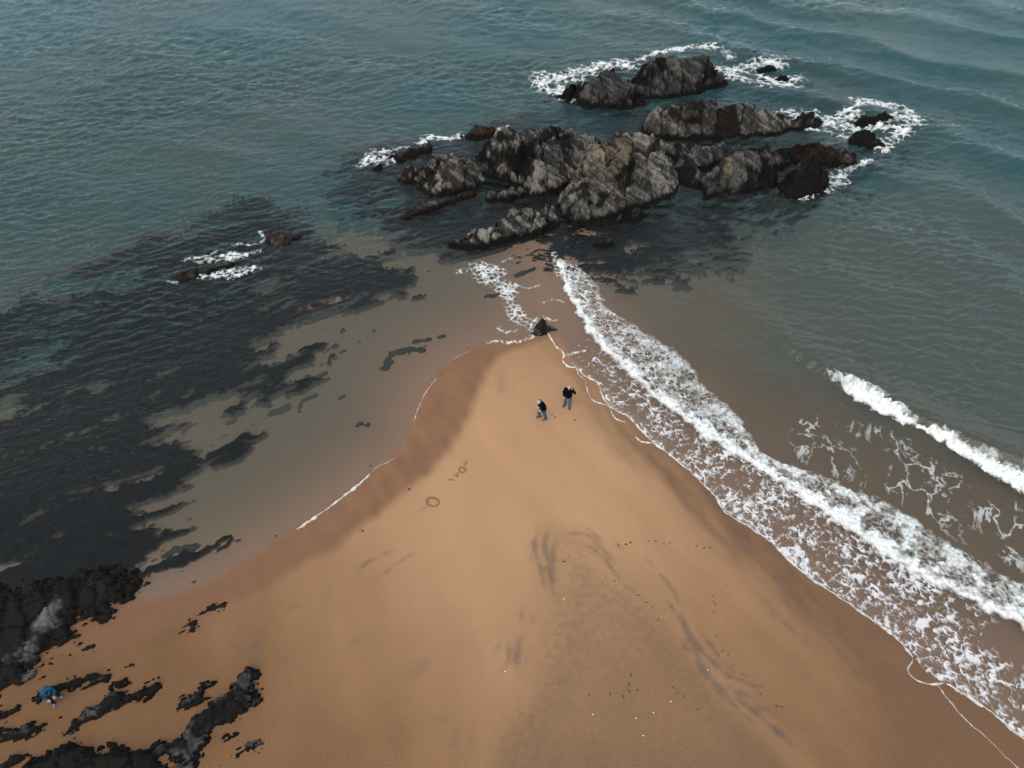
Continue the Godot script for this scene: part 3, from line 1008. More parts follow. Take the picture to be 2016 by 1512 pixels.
func hand_bones(wrist: Vector3, tip: Vector3, side: Vector3) -> Array:
	# palm, four unequal bent fingers and a thumb that leaves the side of the palm
	var d := (tip - wrist).normalized()
	var s := (side - d * side.dot(d)).normalized()
	var n := d.cross(s)
	var out := [[wrist, 0.026, wrist + d * 0.05, 0.03]]
	for i in 4:
		var o := s * (i - 1.5) * 0.021
		var kn := wrist + d * 0.092 + o
		var ln: float = [0.068, 0.078, 0.074, 0.058][i]
		var mid := kn + d * ln * 0.52 + n * 0.012
		out.append([wrist + d * 0.03 + o * 0.8, 0.014, kn, 0.011])
		out.append([kn, 0.0095, mid, 0.009])
		out.append([mid, 0.009, mid + d * ln * 0.40 + n * 0.026, 0.0075])
	var t0 := wrist + d * 0.025 - s * 0.03
	var t1 := t0 + d * 0.035 - s * 0.028
	out.append([t0, 0.015, t1, 0.011])
	out.append([t1, 0.011, t1 + d * 0.03 - s * 0.006 + n * 0.01, 0.009])
	return out

func join(parts: Array) -> ArrayMesh:
	var st := SurfaceTool.new()
	for p in parts:
		st.append_from(p, 0, Transform3D())
	return st.commit()

# j: joints of the pose, in metres from the spot between the feet; the person faces +z
func person(label: String, at: Vector3, turn: float, j: Dictionary, tone: Dictionary) -> Node3D:
	var o := base("person", at, turn)
	tag(o, label, "person")
	var face: Vector3 = j.face          # where the face points
	var crown: Vector3 = j.crown        # up through the head
	var ear := crown.cross(face).normalized()
	var hc: Vector3 = j.head
	var across := Vector3(j.shoulder_l - j.shoulder_r).normalized()
	var body := [[j.hip, 0.13, j.waist, 0.12], [j.waist, 0.12, j.chest, 0.14], [j.chest, 0.13, j.neck, 0.065], [j.neck, 0.06, hc - crown * 0.06, 0.058],
		[j.shoulder_l, 0.06, j.chest, 0.10], [j.shoulder_r, 0.06, j.chest, 0.10]]
	for s in ["_l", "_r"]:
		body.append_array([[j["shoulder" + s], 0.055, j["elbow" + s], 0.042], [j["elbow" + s], 0.042, j["wrist" + s], 0.030],
			[j["leg" + s], 0.085, j["knee" + s], 0.058], [j["knee" + s], 0.056, j["ankle" + s], 0.042]])
	var hd := [[hc + crown * 0.035 - face * 0.02, 0.092, hc + crown * 0.02 + face * 0.012, 0.088], [hc - crown * 0.02 + face * 0.03, 0.072, hc - crown * 0.085 + face * 0.06, 0.042],
		[hc + face * 0.095 + crown * 0.02, 0.010, hc + face * 0.118 - crown * 0.018, 0.014], [hc + ear * 0.088 - crown * 0.03, 0.012, hc + ear * 0.094 + crown * 0.02, 0.018],
		[hc - ear * 0.088 - crown * 0.03, 0.012, hc - ear * 0.094 + crown * 0.02, 0.018], [hc - crown * 0.05, 0.062, j.neck, 0.06]]
	var parts := [blob(body, 0.02), blob(hd, 0.008, 0.02)]
	for s in ["_l", "_r"]:
		parts.append(blob(hand_bones(j["wrist" + s], j["tip" + s], (face + across * (0.3 if s == "_l" else -0.3)) * (1.0 if s == "_l" else -1.0)), 0.004, 0.006))
	var skin := mat(0.6, 0.4, false)
	skin.albedo_color = tone.skin
	put("body", join(parts), skin, o)
	# features
	var dark := mat(0.4, 0.5, false)
	dark.albedo_color = lin(0.03, 0.02, 0.02)
	for s in [-1.0, 1.0]:
		var e: Vector3 = hc + face * 0.088 + ear * 0.033 * s + crown * 0.022
		put("eye", blob([[e - ear * 0.008, 0.009, e + ear * 0.008, 0.009]], 0.004, 0.004), dark, o)
	var lips := mat(0.5, 0.4, false)
	lips.albedo_color = lin(0.33, 0.13, 0.11)
	var mo := hc + face * 0.098 - crown * 0.055
	put("mouth", blob([[mo - ear * 0.022, 0.006, mo + ear * 0.022, 0.006]], 0.004, 0.004), lips, o)
	var hair := mat(0.8, 0.3, false)
	hair.albedo_color = tone.hair
	put("hair", blob([[hc + crown * 0.062 - face * 0.035, 0.085, hc + crown * 0.055 + face * 0.015, 0.072], [hc + crown * 0.03 - face * 0.05, 0.085, hc - crown * 0.045 - face * 0.055, 0.062],
		[hc + ear * 0.055 + crown * 0.03 - face * 0.03, 0.05, hc - ear * 0.055 + crown * 0.03 - face * 0.03, 0.05]], 0.012, 0.02), hair, o)
	# clothes
	var jk := mat(0.95, 0.1, false)
	jk.albedo_color = tone.jacket
	var hem: Vector3 = j.hip - (j.waist - j.hip).normalized() * 0.04
	var fat: float = tone.get("fat", 1.0)
	var coat := [[j.chest, 0.175 * fat, j.waist, 0.175 * fat], [j.waist, 0.175 * fat, hem, 0.165], [j.chest + across * 0.10, 0.125, hem + across * 0.085, 0.125], [j.chest - across * 0.10, 0.125, hem - across * 0.085, 0.125],
		[j.chest, 0.14, j.neck - (j.neck - j.chest) * 0.2, 0.085], [j.shoulder_l, 0.085, j.neck, 0.075], [j.shoulder_r, 0.085, j.neck, 0.075]]
	for s in ["_l", "_r"]:
		coat.append_array([[j["shoulder" + s], 0.088, j["elbow" + s], 0.070], [j["elbow" + s], 0.070, j["wrist" + s].lerp(j["elbow" + s], 0.08), 0.054]])
	var jo := put("jacket", blob(coat, 0.018, 0.05), jk, o)
	put("collar", blob([[j.neck - across * 0.05 + face * 0.02, 0.045, j.neck + across * 0.05 + face * 0.02, 0.045], [j.neck - across * 0.05 - face * 0.03, 0.05, j.neck + across * 0.05 - face * 0.03, 0.05]], 0.014, 0.03), jk, jo)
	var jn := mat(0.95, 0.1, false)
	jn.albedo_color = tone.jeans
	var legs := [[j.leg_l, 0.12, j.leg_r, 0.12]]
	for s in ["_l", "_r"]:
		legs.append_array([[j["leg" + s], 0.112, j["knee" + s], 0.085], [j["knee" + s], 0.085, j["ankle" + s] + Vector3(0, 0.02, 0), 0.078]])
	put("jeans", blob(legs, 0.018, 0.035), jn, o)
	for s in ["_l", "_r"]:
		var an: Vector3 = j["ankle" + s]
		var toe: Vector3 = j["toe" + s]
		var sh := mat(0.7, 0.4, false)
		sh.albedo_color = tone.shoes
		var sole := mat(0.8, 0.3, false)
		sole.albedo_color = tone.sole
		var dn: Vector3 = j["down" + s]
		var heel := an + dn * 0.055 - (toe - an).normalized() * 0.05
		var so := put("shoe", blob([[an, 0.055, heel, 0.045], [heel, 0.045, toe, 0.042], [an, 0.055, toe.lerp(heel, 0.4), 0.05]], 0.012, 0.02), sh, o)
		put("sole", blob([[heel + dn * 0.034, 0.03, toe + dn * 0.03, 0.03], [heel.lerp(toe, 0.7) + dn * 0.034, 0.036, toe + dn * 0.03, 0.03]], 0.012, 0.015), sole, so)
	return o

func _ready() -> void:
	# ---- camera, sky, light, exposure
	var cam := Camera3D.new()
	cam.name = "camera"
	cam.fov = 54.0
	cam.near = 0.5
	cam.far = 9000.0
	cam.position = Vector3(0, 32, 0)
	cam.rotation_degrees = Vector3(-46, 0, 0)
	add_child(cam)
	cam.current = true
	var env := Environment.new()
	env.background_mode = Environment.BG_SKY
	var sk := ProceduralSkyMaterial.new()
	sk.sky_top_color = lin(0.31, 0.38, 0.45)
	sk.sky_horizon_color = lin(0.80, 0.95, 1.04)
	sk.sky_curve = 0.22
	sk.ground_bottom_color = lin(0.10, 0.10, 0.10)
	sk.ground_horizon_color = lin(0.5, 0.55, 0.6)
	sk.energy_multiplier = 1.0
	var sky := Sky.new()
	sky.sky_material = sk
	env.sky = sky
	env.tonemap_mode = Environment.TONE_MAPPER_LINEAR
	env.tonemap_exposure = 1.55
	env.sdfgi_enabled = true
	env.ssao_enabled = true
	env.ssil_enabled = true
	var we := WorldEnvironment.new()
	we.name = "world_environment"
	we.environment = env
	add_child(we)
	var sun := DirectionalLight3D.new()
	sun.name = "sun"
	sun.light_energy = 0.5
	sun.light_angular_distance = 60.0
	sun.light_color = Color(1.0, 0.98, 0.95)
	sun.shadow_enabled = true
	sun.rotation_degrees = Vector3(-52, -18, 0)
	add_child(sun)

	# ---- shared noises and materials
	n_a = noise(1, 0.055, 3)
	n_b = noise(2, 0.16, 3)
	n_c = noise(3, 0.9, 4)
	n_chop = noise(4, 1.3, 3)
	n_chop.fractal_gain = 0.58
	n_cell = noise(7, 1.0, 1, FastNoiseLite.TYPE_CELLULAR)
	n_cell.cellular_return_type = FastNoiseLite.RETURN_DISTANCE2_SUB
	n_cell.cellular_jitter = 1.0
	n_slab = noise(8, 0.9, 1, FastNoiseLite.TYPE_CELLULAR)
	n_slab.cellular_return_type = FastNoiseLite.RETURN_CELL_VALUE
	n_crack = noise(8, 0.9, 1, FastNoiseLite.TYPE_CELLULAR)
	n_crack.cellular_return_type = FastNoiseLite.RETURN_DISTANCE2_SUB
	crest2 = poly([10.26, -41.95, 12.37, -39.83, 14.31, -37.63, 15.84, -35.65, 17.29, -33.78, 18.91, -31.79, 20.59, -30.41, 22.07, -28.73, 23.37, -27.58, 24.87, -26.41, 26.37, -25.41, 27.39, -24.9, 29.88, -22.75])
	foam_mat = mat(0.85, 0.3)
	foam_mat.transparency = BaseMaterial3D.TRANSPARENCY_ALPHA
	rock_mat = mat(0.8, 0.2)
	rock_mat.albedo_texture = noise_tex(noise(21, 0.03, 5), 512, 0.55, 1.0)
	rock_mat.normal_enabled = true
	rock_mat.normal_texture = noise_tex(noise(22, 0.035, 5), 512, 0, 1, 8.0)
	rock_mat.normal_scale = 0.8
	rock_mat.uv1_triplanar = true
	rock_mat.uv1_world_triplanar = true
	rock_mat.uv1_scale = Vector3(0.45, 0.45, 0.45)
	weed_mat = mat(0.8, 0.12)
	bed_mat = mat(0.9, 0.1)
	bed_mat.transparency = BaseMaterial3D.TRANSPARENCY_ALPHA
	shore_mat = mat(0.8, 0.15)
	shore_mat.normal_enabled = true
	shore_mat.normal_texture = rock_mat.normal_texture
	shore_mat.normal_scale = 0.45
	shore_mat.uv1_triplanar = true
	shore_mat.uv1_world_triplanar = true
	shore_mat.uv1_scale = Vector3(0.3, 0.3, 0.3)
	weed_mat.normal_enabled = true
	weed_mat.normal_texture = rock_mat.normal_texture
	weed_mat.uv1_triplanar = true
	weed_mat.uv1_world_triplanar = true
	weed_mat.uv1_scale = Vector3(0.6, 0.6, 0.6)

	# ---- the setting
	var t0 := Time.get_ticks_msec()
	fields()
	print("fields ", Time.get_ticks_msec() - t0)
	bed(poly([-36.03, -33.32, -34.64, -36.13, -33.88, -38.66, -30.86, -40.27, -29.07, -43.71, -26.4, -46.5, -24.88, -45.24, -23.33, -48.83, -20.78, -50.93, -17.56, -50.57, -15.91, -48.15, -13.56, -45.55, -8.92, -43.71, -6.71, -41.1, -7.07, -39.45, -9.61, -38.14, -11.78, -37.12, -14.33, -35.17, -15.91, -33.78, -16.52, -32.44, -11.45, -33.32, -12.44, -32, -14.5, -30.32, -16.85, -29.12, -19.16, -27.21, -16.1, -27.4, -14.37, -26.12, -14.43, -25.24, -16.47, -24.73, -16.89, -23.4, -18.68, -22.44, -19.91, -21.51, -20.45, -20.91, -16.32, -21.51, -15.93, -20.62, -17.1, -19.19, -18.28, -18.37, -20.66, -16.55, -22.87, -15.32, -25.76, -14.39]), -0.07, -0.60)
	bed(poly([-15.06, -54.29, -12.45, -59.21, -5.66, -61.25, -2.18, -64.05, 3.4, -67.73, 3.49, -70.39, 12.66, -78.62, 25.89, -79.25, 31.31, -76.13, 36.07, -69.31, 38.58, -64.72, 35.71, -59.65, 30.1, -54.68, 26.45, -50.93, 21.95, -48.83, 18.72, -48.15, 16.79, -49.86, 12.67, -50.93, 9.33, -49.17, 4.6, -47.35, -0.29, -45.05, -4.59, -43.41, -7.66, -45.55, -11.92, -49.51, -14.01, -51.65]), 0.02, -0.5, 1.3)
	bed(poly([1.15, -43.41, 1.92, -45.55, 3.47, -47.48, 8.07, -48.15, 12.78, -51.65, 16.08, -50.21, 18.88, -48.83, 17.48, -46.83, 16.75, -44.31, 14.59, -42.52, 13.74, -43.71, 11.67, -41.95, 9.78, -40.93, 7.66, -40.54, 6, -41.38, 3.97, -42.52, 2.53, -41.95]), -0.24, 0.15, 2.2)
	var beach := make_ground()
	print("ground ", Time.get_ticks_msec() - t0)
	make_sea()
	print("sea ", Time.get_ticks_msec() - t0)

	# ---- weed on the sea bed
	weed_bed("seaweed_bed", "broad dark seaweed bed under the bay on the left", beds[0], 0.12)
	weed_bed("seaweed_bed", "dark sunken weed apron all round the rocky islet", beds[1], 0.16)
	weed_bed("seaweed_bed", "speckled weed patches on pale sand in front of the islet", beds[2], 0.08)
	for c in [
		[[-7.71, -32.44, -7.38, -33.69, -6.54, -34, -5.54, -34.1], 0.42, "branching black seaweed clump lying in the shallows nearest the sandy tip"],
		[[-6.14, -34.79, -5.2, -34.98], 0.21, "small dark weed strand above the branching clump in the shallows"],
		[[-4.64, -35.17, -4.23, -35.26], 0.13, "tiny dark weed shred beside the wet sand of the tip"],
		[[-12.3, -29.12, -12.28, -29.92, -11.6, -30.41], 0.24, "curved black weed strand in brown shallow water, left of the sand"],
		[[-13.88, -28.88, -13.52, -29.24, -13.08, -29.52], 0.37, "ragged black weed tuft just left of the curved strand"],
		[[-10.06, -30.08, -9.85, -30.24], 0.18, "tiny weed speck right of the curved strand in the shallows"],
		[[-11.86, -31.83, -11.27, -32.26], 0.21, "short slanting weed strand above the curved one in the shallows"],
		[[-12.87, -34.23, -12.18, -34.23], 0.18, "small weed flake drifting beyond the brown reef, over pale sand"],
		[[-11.22, -33.78, -10.39, -34.14], 0.18, "thin weed strand over pale sand right of the weed bed"],
		[[-16.35, -28.34, -15.83, -28.57], 0.21, "small weed strand at the edge of the dark weed bed"],
		[[-8.58, -27.96, -8.12, -27.92], 0.32, "rounded dark weed lump alone in the brown shallows"],
		[[11.17, -40.49, 12.22, -40.6], 0.37, "lone dark weed clump off the right side of the sand spit"],
		[[-1.7, -39.29, -0.95, -39.4], 0.32, "faint dark weed smudge in the swash left of the spit"],
		[[0.42, -41.49, 1.48, -42.06], 0.32, "dark flat weed patch between the two foam lines on the spit"],
		[[9.11, -41.1, 9.85, -41.49], 0.26, "small weed clump near the weed bed right of the spit"],
		[[2.75, -43.11, 3.29, -43.35], 0.37, "brownish weed tuft in the middle of the spit"],
		[[2.82, -42.06, 3.04, -42.41], 0.21, "small weed knot lowest on the spit between the foam lines"],
		[[-16.94, -19.47, -16.43, -19.81, -15.6, -19.92], 0.37, "weed tangle at the right end of the lower weed bed"],
		[[-17.14, -20.85, -16.05, -21.03], 0.24, "weed tail pointing right from the lower weed bed"]]:
		weed_clump(c[2], c[0], c[1])
	print("weed ", Time.get_ticks_msec() - t0)

	# ---- rocks
	var near := {"sand": true, "skirt": 0.5, "rag": 0.30, "rise": 0.5, "light": 0.10, "black": 0.46, "rough": 0.30, "tide": 0.03, "turn": -0.55}
	rock("rock_outcrop", "massive dark crag at the back of the islet, highest and farthest out", [10.69, -70.34, 12.17, -71.39, 14.01, -71.68, 16.21, -72.27, 18.62, -72.32, 19.76, -71.54, 20.67, -71.01, 19.9, -70.34, 18.29, -69.87, 17.91, -69.12, 15.96, -68.25, 13.8, -67.84, 12.49, -68.02, 11.01, -68.93], 3.0, 0.085, {"light": 0.42, "black": 0.10})
	rock("rock_outcrop", "dark rounded outcrop left of the farthest crag, foam on its left side", [4.09, -68.17, 5.28, -68.84, 6.72, -69.52, 8.41, -70.15, 9.83, -69.98, 10.72, -69.12, 11.93, -68.17, 12.46, -66.91, 11.93, -66.06, 10.3, -66, 7.52, -66.06, 5.59, -66.64, 4.87, -67.62], 1.9, 0.08, {"light": 0.35, "black": 0.12})
	rock("rock_outcrop", "long grey ridge behind the channel, right of centre of the islet", [11.5, -63.03, 13.4, -63.75, 17.4, -63.79, 20.96, -63.84, 23.59, -63.57, 24.6, -62.72, 24.27, -61.63, 23.53, -60.85, 20.66, -60.6, 17.14, -60.34, 14.07, -60.17, 12.34, -60.6, 11.42, -61.41], 2.3, 0.08, {"light": 0.95, "black": -0.06, "brown": 0.1})
	rock("rock", "low rounded rock at the right end of the long grey ridge", [24.15, -62.46, 25.26, -63.29, 26.57, -63.66, 27.73, -63.08, 26.78, -62.2, 25.36, -61.63, 24.22, -61.43], 1.0, 0.12, {"light": 0.4, "black": 0.1})
	rock("rock_outcrop", "left half of the main outcrop, dark top over pale slanting slabs", [-3.91, -55.39, -2.18, -56.78, -0.33, -57.81, 2.16, -58.22, 4.66, -58.54, 6.33, -58.64, 7.97, -58.22, 6.2, -55.69, 5.31, -53.77, 4.05, -52.15, 2.85, -51.7, 1.46, -51.22, 0.56, -52.75, -1.33, -53.86, -2.95, -54.62], 3.0, 0.075, {"light": 0.85, "black": 0.03})
	rock("rock_outcrop", "central outcrop with ochre lichen on its pale slabs", [5.3, -55.22, 7.8, -56.81, 9.79, -56.27, 11.34, -55.48, 12.44, -54.46, 13.44, -53.36, 12.96, -51.76, 11.29, -50.59, 9.73, -49.45, 7.76, -48.43, 5.93, -47.48, 4.69, -47.65, 3.72, -48.26, 3.46, -49.9, 4.4, -52.48], 3.4, 0.07, {"light": 1.0, "black": -0.12, "ochre": 0.7, "ochre_at": Vector2(7.1, -52.4), "ochre_r": 3.4})
	rock("rock_outcrop", "pale striped slab rock at the left end of the islet", [-9.25, -53.55, -8.45, -54.74, -7.25, -55.11, -5.65, -55.65, -3.59, -55.27, -2.55, -54.22, -2.04, -53.04, -3.1, -51.95, -4.66, -51.36, -6.43, -51.07, -7.23, -51.95, -7.52, -52.84], 1.5, 0.07, {"light": 0.95, "black": -0.12, "brown": 0.15})
	rock("rock_outcrop", "long low brown strip of rock pointing left into the bay", [-8.36, -48.1, -7.62, -49.24, -6.91, -50.05, -5, -50.7, -2.5, -52.09, -2.86, -51.12, -4.96, -49.81, -6.81, -48.67, -7.89, -47.88], 0.6, 0.07, {"light": 0.5, "black": 0.0, "brown": 0.5, "rise": 0.6, "turn": 0.9})
	rock("rock_outcrop", "low jagged ridge of broken slabs nearest the sand spit", [-4.73, -44.74, -3.77, -45.51, -2.14, -46.47, -0.3, -47.63, 1.95, -48.27, 3.47, -48.97, 3.65, -47.45, 1.92, -46.38, 0.07, -45.25, -1.74, -44.4, -3.18, -44.07], 1.7, 0.06, {"light": 1.0, "black": -0.06, "rise": 0.9})
	rock("rock", "small angular grey slab in the pool behind the low jagged ridge", [-2.11, -50.57, -1.88, -51.06, -0.71, -51.48, 0.87, -51.65, 1.26, -51.31, -0.31, -50.48, -1.56, -50.07], 0.8, 0.08, {"light": 0.8, "black": -0.2, "rise": 0.5})
	rock("rock_outcrop", "dark block with ribbed front face, right front of the islet", [14.72, -52.9, 15.71, -54.23, 17.42, -55.21, 19.03, -55.21, 20.94, -54.36, 21.19, -53.11, 19.48, -52.09, 17.03, -51.29, 14.94, -50.86], 2.4, 0.075, {"light": 0.42, "black": 0.12, "ochre": 0.6, "ochre_at": Vector2(16.6, -52.6), "ochre_r": 0.55})
	rock("rock_outcrop", "grey ribbed slab between the central outcrop and the long ridge", [14.01, -56.48, 14.7, -57.39, 16.39, -57.64, 18.06, -57.64, 19.27, -57.14, 17.96, -56.48, 16.2, -55.27, 14.74, -55.07], 1.6, 0.075, {"light": 0.8, "black": -0.08})
	rock("rock_outcrop", "blackest steep rock at the right front corner of the islet", [20.61, -50.86, 20.81, -52.23, 21.96, -53.91, 23.01, -54.48, 23.95, -53.91, 24.98, -52.42, 23.47, -51.14, 22.12, -50.64, 21.18, -50.64], 2.6, 0.075, {"light": 0.5, "black": 0.24})
	rock("rock_outcrop", "low black shelf running out to the right behind the steep black rock", [21.87, -57.07, 23.22, -57.7, 25.34, -57.8, 27.49, -57.6, 28.52, -56.83, 28.66, -55.78, 27.5, -55.31, 25.84, -55.78, 23.39, -56.11], 1.1, 0.075, {"light": 0.3, "black": 0.28, "brown": 0.25})
	rock("rock_outcrop", "low black saddle joining the two dark blocks on the right of the islet", [18.67, -57.04, 19.74, -57.34, 21.43, -57.47, 23.14, -57.04, 22.7, -55.72, 20.79, -55.31, 19.2, -56], 1.3, 0.075, {"light": 0.35, "black": 0.2})
	rock("rock_outcrop", "broken grey rocks bridging the central outcrop and the long ridge", [11.32, -58.58, 12.38, -58.66, 14.47, -58.16, 15.5, -57.75, 14.37, -56.6, 12.93, -57.17, 11.7, -57.75], 1.3, 0.07, {"light": 0.8, "black": 0.02})
	rock("rock", "low dark rocks filling the gap right of the central outcrop", [13.46, -56.46, 14.89, -55.97, 15.41, -53.77, 14.79, -52.24, 13.53, -52.69, 12.92, -54.36], 0.9, 0.07, {"light": 0.5, "black": 0.1})
	rock("rock", "black islet rock ringed by white water, farthest right", [30.33, -63.09, 31.09, -63.76, 32.87, -63.98, 34.63, -63.37, 33.62, -63.09, 31.37, -63], 1.3, 0.11, {"light": 0.15, "black": 0.3})
	rock("rock", "small black rock just in front of the ringed one on the right", [28.56, -59.3, 28.98, -60.41, 30.15, -60.87, 30.96, -60.1, 31.79, -59.3, 30.24, -58.61, 29.33, -58.8], 1.0, 0.11, {"light": 0.15, "black": 0.3})
	rock("rock", "flat dark rock awash beyond the islet, left one of a pair", [24.24, -74.03, 25.26, -74.23, 26.39, -74.16, 26.14, -73.91, 24.65, -73.88], 1.0, 0.12, {"light": 0.2, "black": 0.25})
	rock("rock", "dark knob awash beyond the islet, right one of a pair", [25.55, -72.05, 26.05, -72.37, 26.96, -72.25, 26.95, -71.97, 26.02, -71.93], 1.0, 0.12, {"light": 0.2, "black": 0.25})
	rock("rock", "rust brown weedy rock at the back left of the main outcrop", [-4.51, -60.44, -3.43, -61.37, -1.67, -61.68, -0.88, -61.23, -1.88, -60.66, -3.49, -60.17], 0.9, 0.10, {"light": 0.2, "black": 0.0, "brown": 0.9})
	rock("rock", "dark brown ledge with surf behind it, left end of the islet", [-10.37, -57.16, -8.82, -57.84, -7.36, -58.3, -6.93, -58.99, -6.54, -58.07, -7.73, -57.39, -8.72, -56.49, -9.46, -56.27], 0.8, 0.10, {"light": 0.2, "black": 0.1, "brown": 0.6})
	rock("rock", "little black rock in the foam at the far left tip of the islet", [-11.4, -55.3, -10.89, -55.64, -10.25, -55.38, -10.56, -54.96, -11.13, -54.91], 0.4, 0.08, {"light": 0.1, "black": 0.2})
	rock("rock", "dark brown weedy boulder at the foot of the central outcrop", [7.54, -47.54, 8.1, -48.31, 9.88, -48.94, 10.39, -48.57, 9.43, -47.58, 8.17, -47.29], 1.0, 0.08, {"light": 0.2, "black": 0.15, "brown": 0.7})
	rock("rock", "rounded blackish rock among weed patches before the islet", [5.63, -44.7, 6.26, -45.21, 7.2, -45.12, 7.48, -44.7, 6.68, -44.37, 5.95, -44.46], 0.7, 0.07, {"light": 0.1, "black": 0.2, "brown": 0.3})
	rock("boulder", "larger smooth grey boulder at the tip of the sand", [1.15, -35.2, 1.41, -35.71, 1.8, -36, 2.25, -35.95, 2.37, -35.59, 2.24, -35.23, 1.72, -35.03], 1.0, 0.05, {"light": 0.35, "black": -0.15, "tide": 0.15, "rag": 0.05, "rise": 0.35, "rough": 0.12})
	rock("boulder", "smaller flat boulder touching the grey one at the sand tip", [1.99, -35.85, 2.31, -35.91, 2.63, -35.82, 2.83, -35.71, 2.51, -35.65, 2.12, -35.71], 0.7, 0.05, {"light": 0.3, "black": -0.15, "tide": 0.15, "rag": 0.05, "rise": 0.3, "rough": 0.12})
	rock("rock", "reddish brown rock just breaking the surface in the bay", [-17.93, -45.2, -17.68, -45.9, -16.54, -46.17, -15.53, -45.81, -16.19, -45.07, -17.23, -44.68], 0.5, 0.08, {"light": 0.3, "black": -0.1, "brown": 0.8, "tide": 0.1, "rise": 0.7})
	rock("rock", "narrow black reef rock awash with foam in the bay", [-22.97, -40.88, -22.14, -41.74, -21.05, -42.31, -20.03, -42.46, -19.12, -42.8, -19.49, -41.93, -21.15, -41.26, -22.21, -40.65], 0.35, 0.08, {"light": 0.1, "black": 0.2, "brown": 0.3, "tide": 0.1, "rise": 0.6})
	rock("rock", "slim brown rock rib barely above the water over dark weed", [-14.13, -37.71, -13.32, -38.38, -12.04, -38.77, -10.49, -39.27, -10.7, -38.82, -12.26, -38.09, -13.48, -37.42], 0.14, 0.07, {"light": 0.6, "black": -0.3, "brown": 0.7, "tide": 0.02, "rise": 0.5, "rag": 0.2})
	rock("rock_outcrop", "largest weed covered slab at the left edge, grey on top", [-25.95, -16.69, -24.82, -17.29, -23.05, -17.5, -21.75, -17.77, -20.73, -18.18, -19.16, -18.43, -17.61, -18.18, -17.55, -17.53, -18.05, -16.81, -18.54, -16.19, -19.46, -15.89, -19.56, -15.51, -19.19, -15.11, -20.11, -14.84, -20.48, -14.46, -20.48, -13.86, -20.09, -13.57, -20.78, -13.1, -21.23, -12.75, -23.94, -12.2], 0.5, 0.06, near.merged({"light": 0.28, "black": 0.40, "rise": 0.9, "rag": 0.7, "rough": 0.55}, true))
	rock("rock", "long thin dark rock under the person in blue", [-19.93, -12.15, -19.48, -12.85, -18.74, -13.25, -18.13, -13.37, -17.4, -13.53, -17.26, -13.21, -18.12, -12.97, -18.02, -12.85, -18.75, -12.58, -19.45, -12.42], 0.35, 0.05, near)
	rock("rock", "short dark rock between the person in blue and the forked rock", [-17.09, -12.49, -16.88, -12.92, -16.31, -13.11, -15.73, -13.2, -16.22, -12.87, -16.75, -12.6], 0.35, 0.05, near)
	rock("rock", "long forked dark rock slanting across the sand, bottom left", [-17.95, -10.94, -17.83, -11.34, -17.45, -11.87, -16.65, -12.45, -16.13, -12.72, -15.42, -12.84, -14.9, -12.72, -15, -12.45, -15.52, -12.18, -16.46, -11.99, -16.74, -11.53, -17.38, -11.23, -17.76, -10.97], 0.45, 0.05, near)
	rock("rock_outcrop", "big black slanting outcrop with a rough top, bottom left", [-12.66, -9.74, -13.85, -9.95, -13.75, -10.49, -13.11, -11.19, -12.63, -11.75, -11.97, -12.57, -11.5, -13.33, -11.29, -13.53, -10.77, -13.41, -10.88, -13.01, -10.58, -12.53, -10.52, -12.02, -10.96, -11.75, -11.88, -11.19, -12.12, -10.63, -12.25, -9.95, -12.07, -8.9, -13.94, -8.9, -14.36, -9.74], 0.9, 0.06, near.merged({"light": 0.15, "rise": 0.8}, true))
	rock("rock", "ragged black rock joined to the left side of the big slanting outcrop", [-13.78, -11.74, -13.79, -12.34, -13.14, -12.69, -13.06, -12.92, -12.71, -12.88, -12.75, -12.44, -12.48, -12.38, -12.82, -12.15, -13.39, -11.89], 0.35, 0.05, near)
	rock("rock_outcrop", "black rounded rocks along the bottom edge of the beach", [-19.15, -9.38, -18.85, -9.74, -17.92, -10.38, -17.48, -10.63, -16.72, -10.38, -16.37, -10.17, -15.73, -10.46, -15, -10.34, -14.22, -10.45, -13.35, -10.62, -13.54, -10.04, -14.01, -9.38, -14.27, -8.72, -19.36, -8.72], 0.8, 0.06, near.merged({"light": 0.12, "rise": 0.8}, true))
	rock("rock", "dark rock cut by the left edge, below the weedy slab", [-21.41, -11.37, -21.02, -11.95, -20.36, -12.06, -20.28, -11.89, -20.52, -11.57, -20.99, -11.34], 0.4, 0.06, near)
	rock("rock", "flat dark rock at the left edge, pointing right along the sand", [-21.32, -10.91, -20.76, -11.09, -19.54, -11.16, -19.08, -11.34, -18.55, -11.45, -19.09, -11.02, -19.72, -10.7, -20.58, -10.53, -21.15, -10.39], 0.4, 0.06, near)
	rock("rock", "brown mossy rock lying alone on the sand, bottom edge", [-11.29, -9.91, -10.98, -10.3, -10.18, -10.61, -9.94, -10.41, -10.27, -10.17, -11.04, -9.9], 0.3, 0.04, near.merged({"brown": 0.5, "black": -0.1, "light": 0.2}, true))
	rock("rock", "small split rock above the brown mossy one", [-11.48, -10.66, -11.08, -11.03, -10.92, -10.93, -11, -10.76, -11.32, -10.66], 0.2, 0.04, near)
	rock("rock", "triangular dark rock on the wet sand, lower of a pair", [-14.88, -15.32, -14.6, -15.7, -14.43, -16.03, -14.17, -15.84, -14.06, -15.53, -14.36, -15.32], 0.25, 0.04, near)
	rock("rock", "narrow dark rock on the wet sand, upper of a pair", [-14.43, -16.25, -13.87, -16.46, -13.78, -16.76, -13.23, -16.8, -13.12, -16.57, -13.63, -16.46, -14.18, -16.29], 0.2, 0.04, near)
	rock("rock", "small dark rock just right of the big weedy slab", [-19.95, -14.11, -19.73, -14.4, -19.18, -14.31, -19.55, -14.2], 0.2, 0.04, near)
	rock("rock", "small hooked rock right above the person in blue", [-20.11, -13.75, -19.8, -14.03, -19.6, -13.86, -19.84, -13.75], 0.2, 0.04, near)
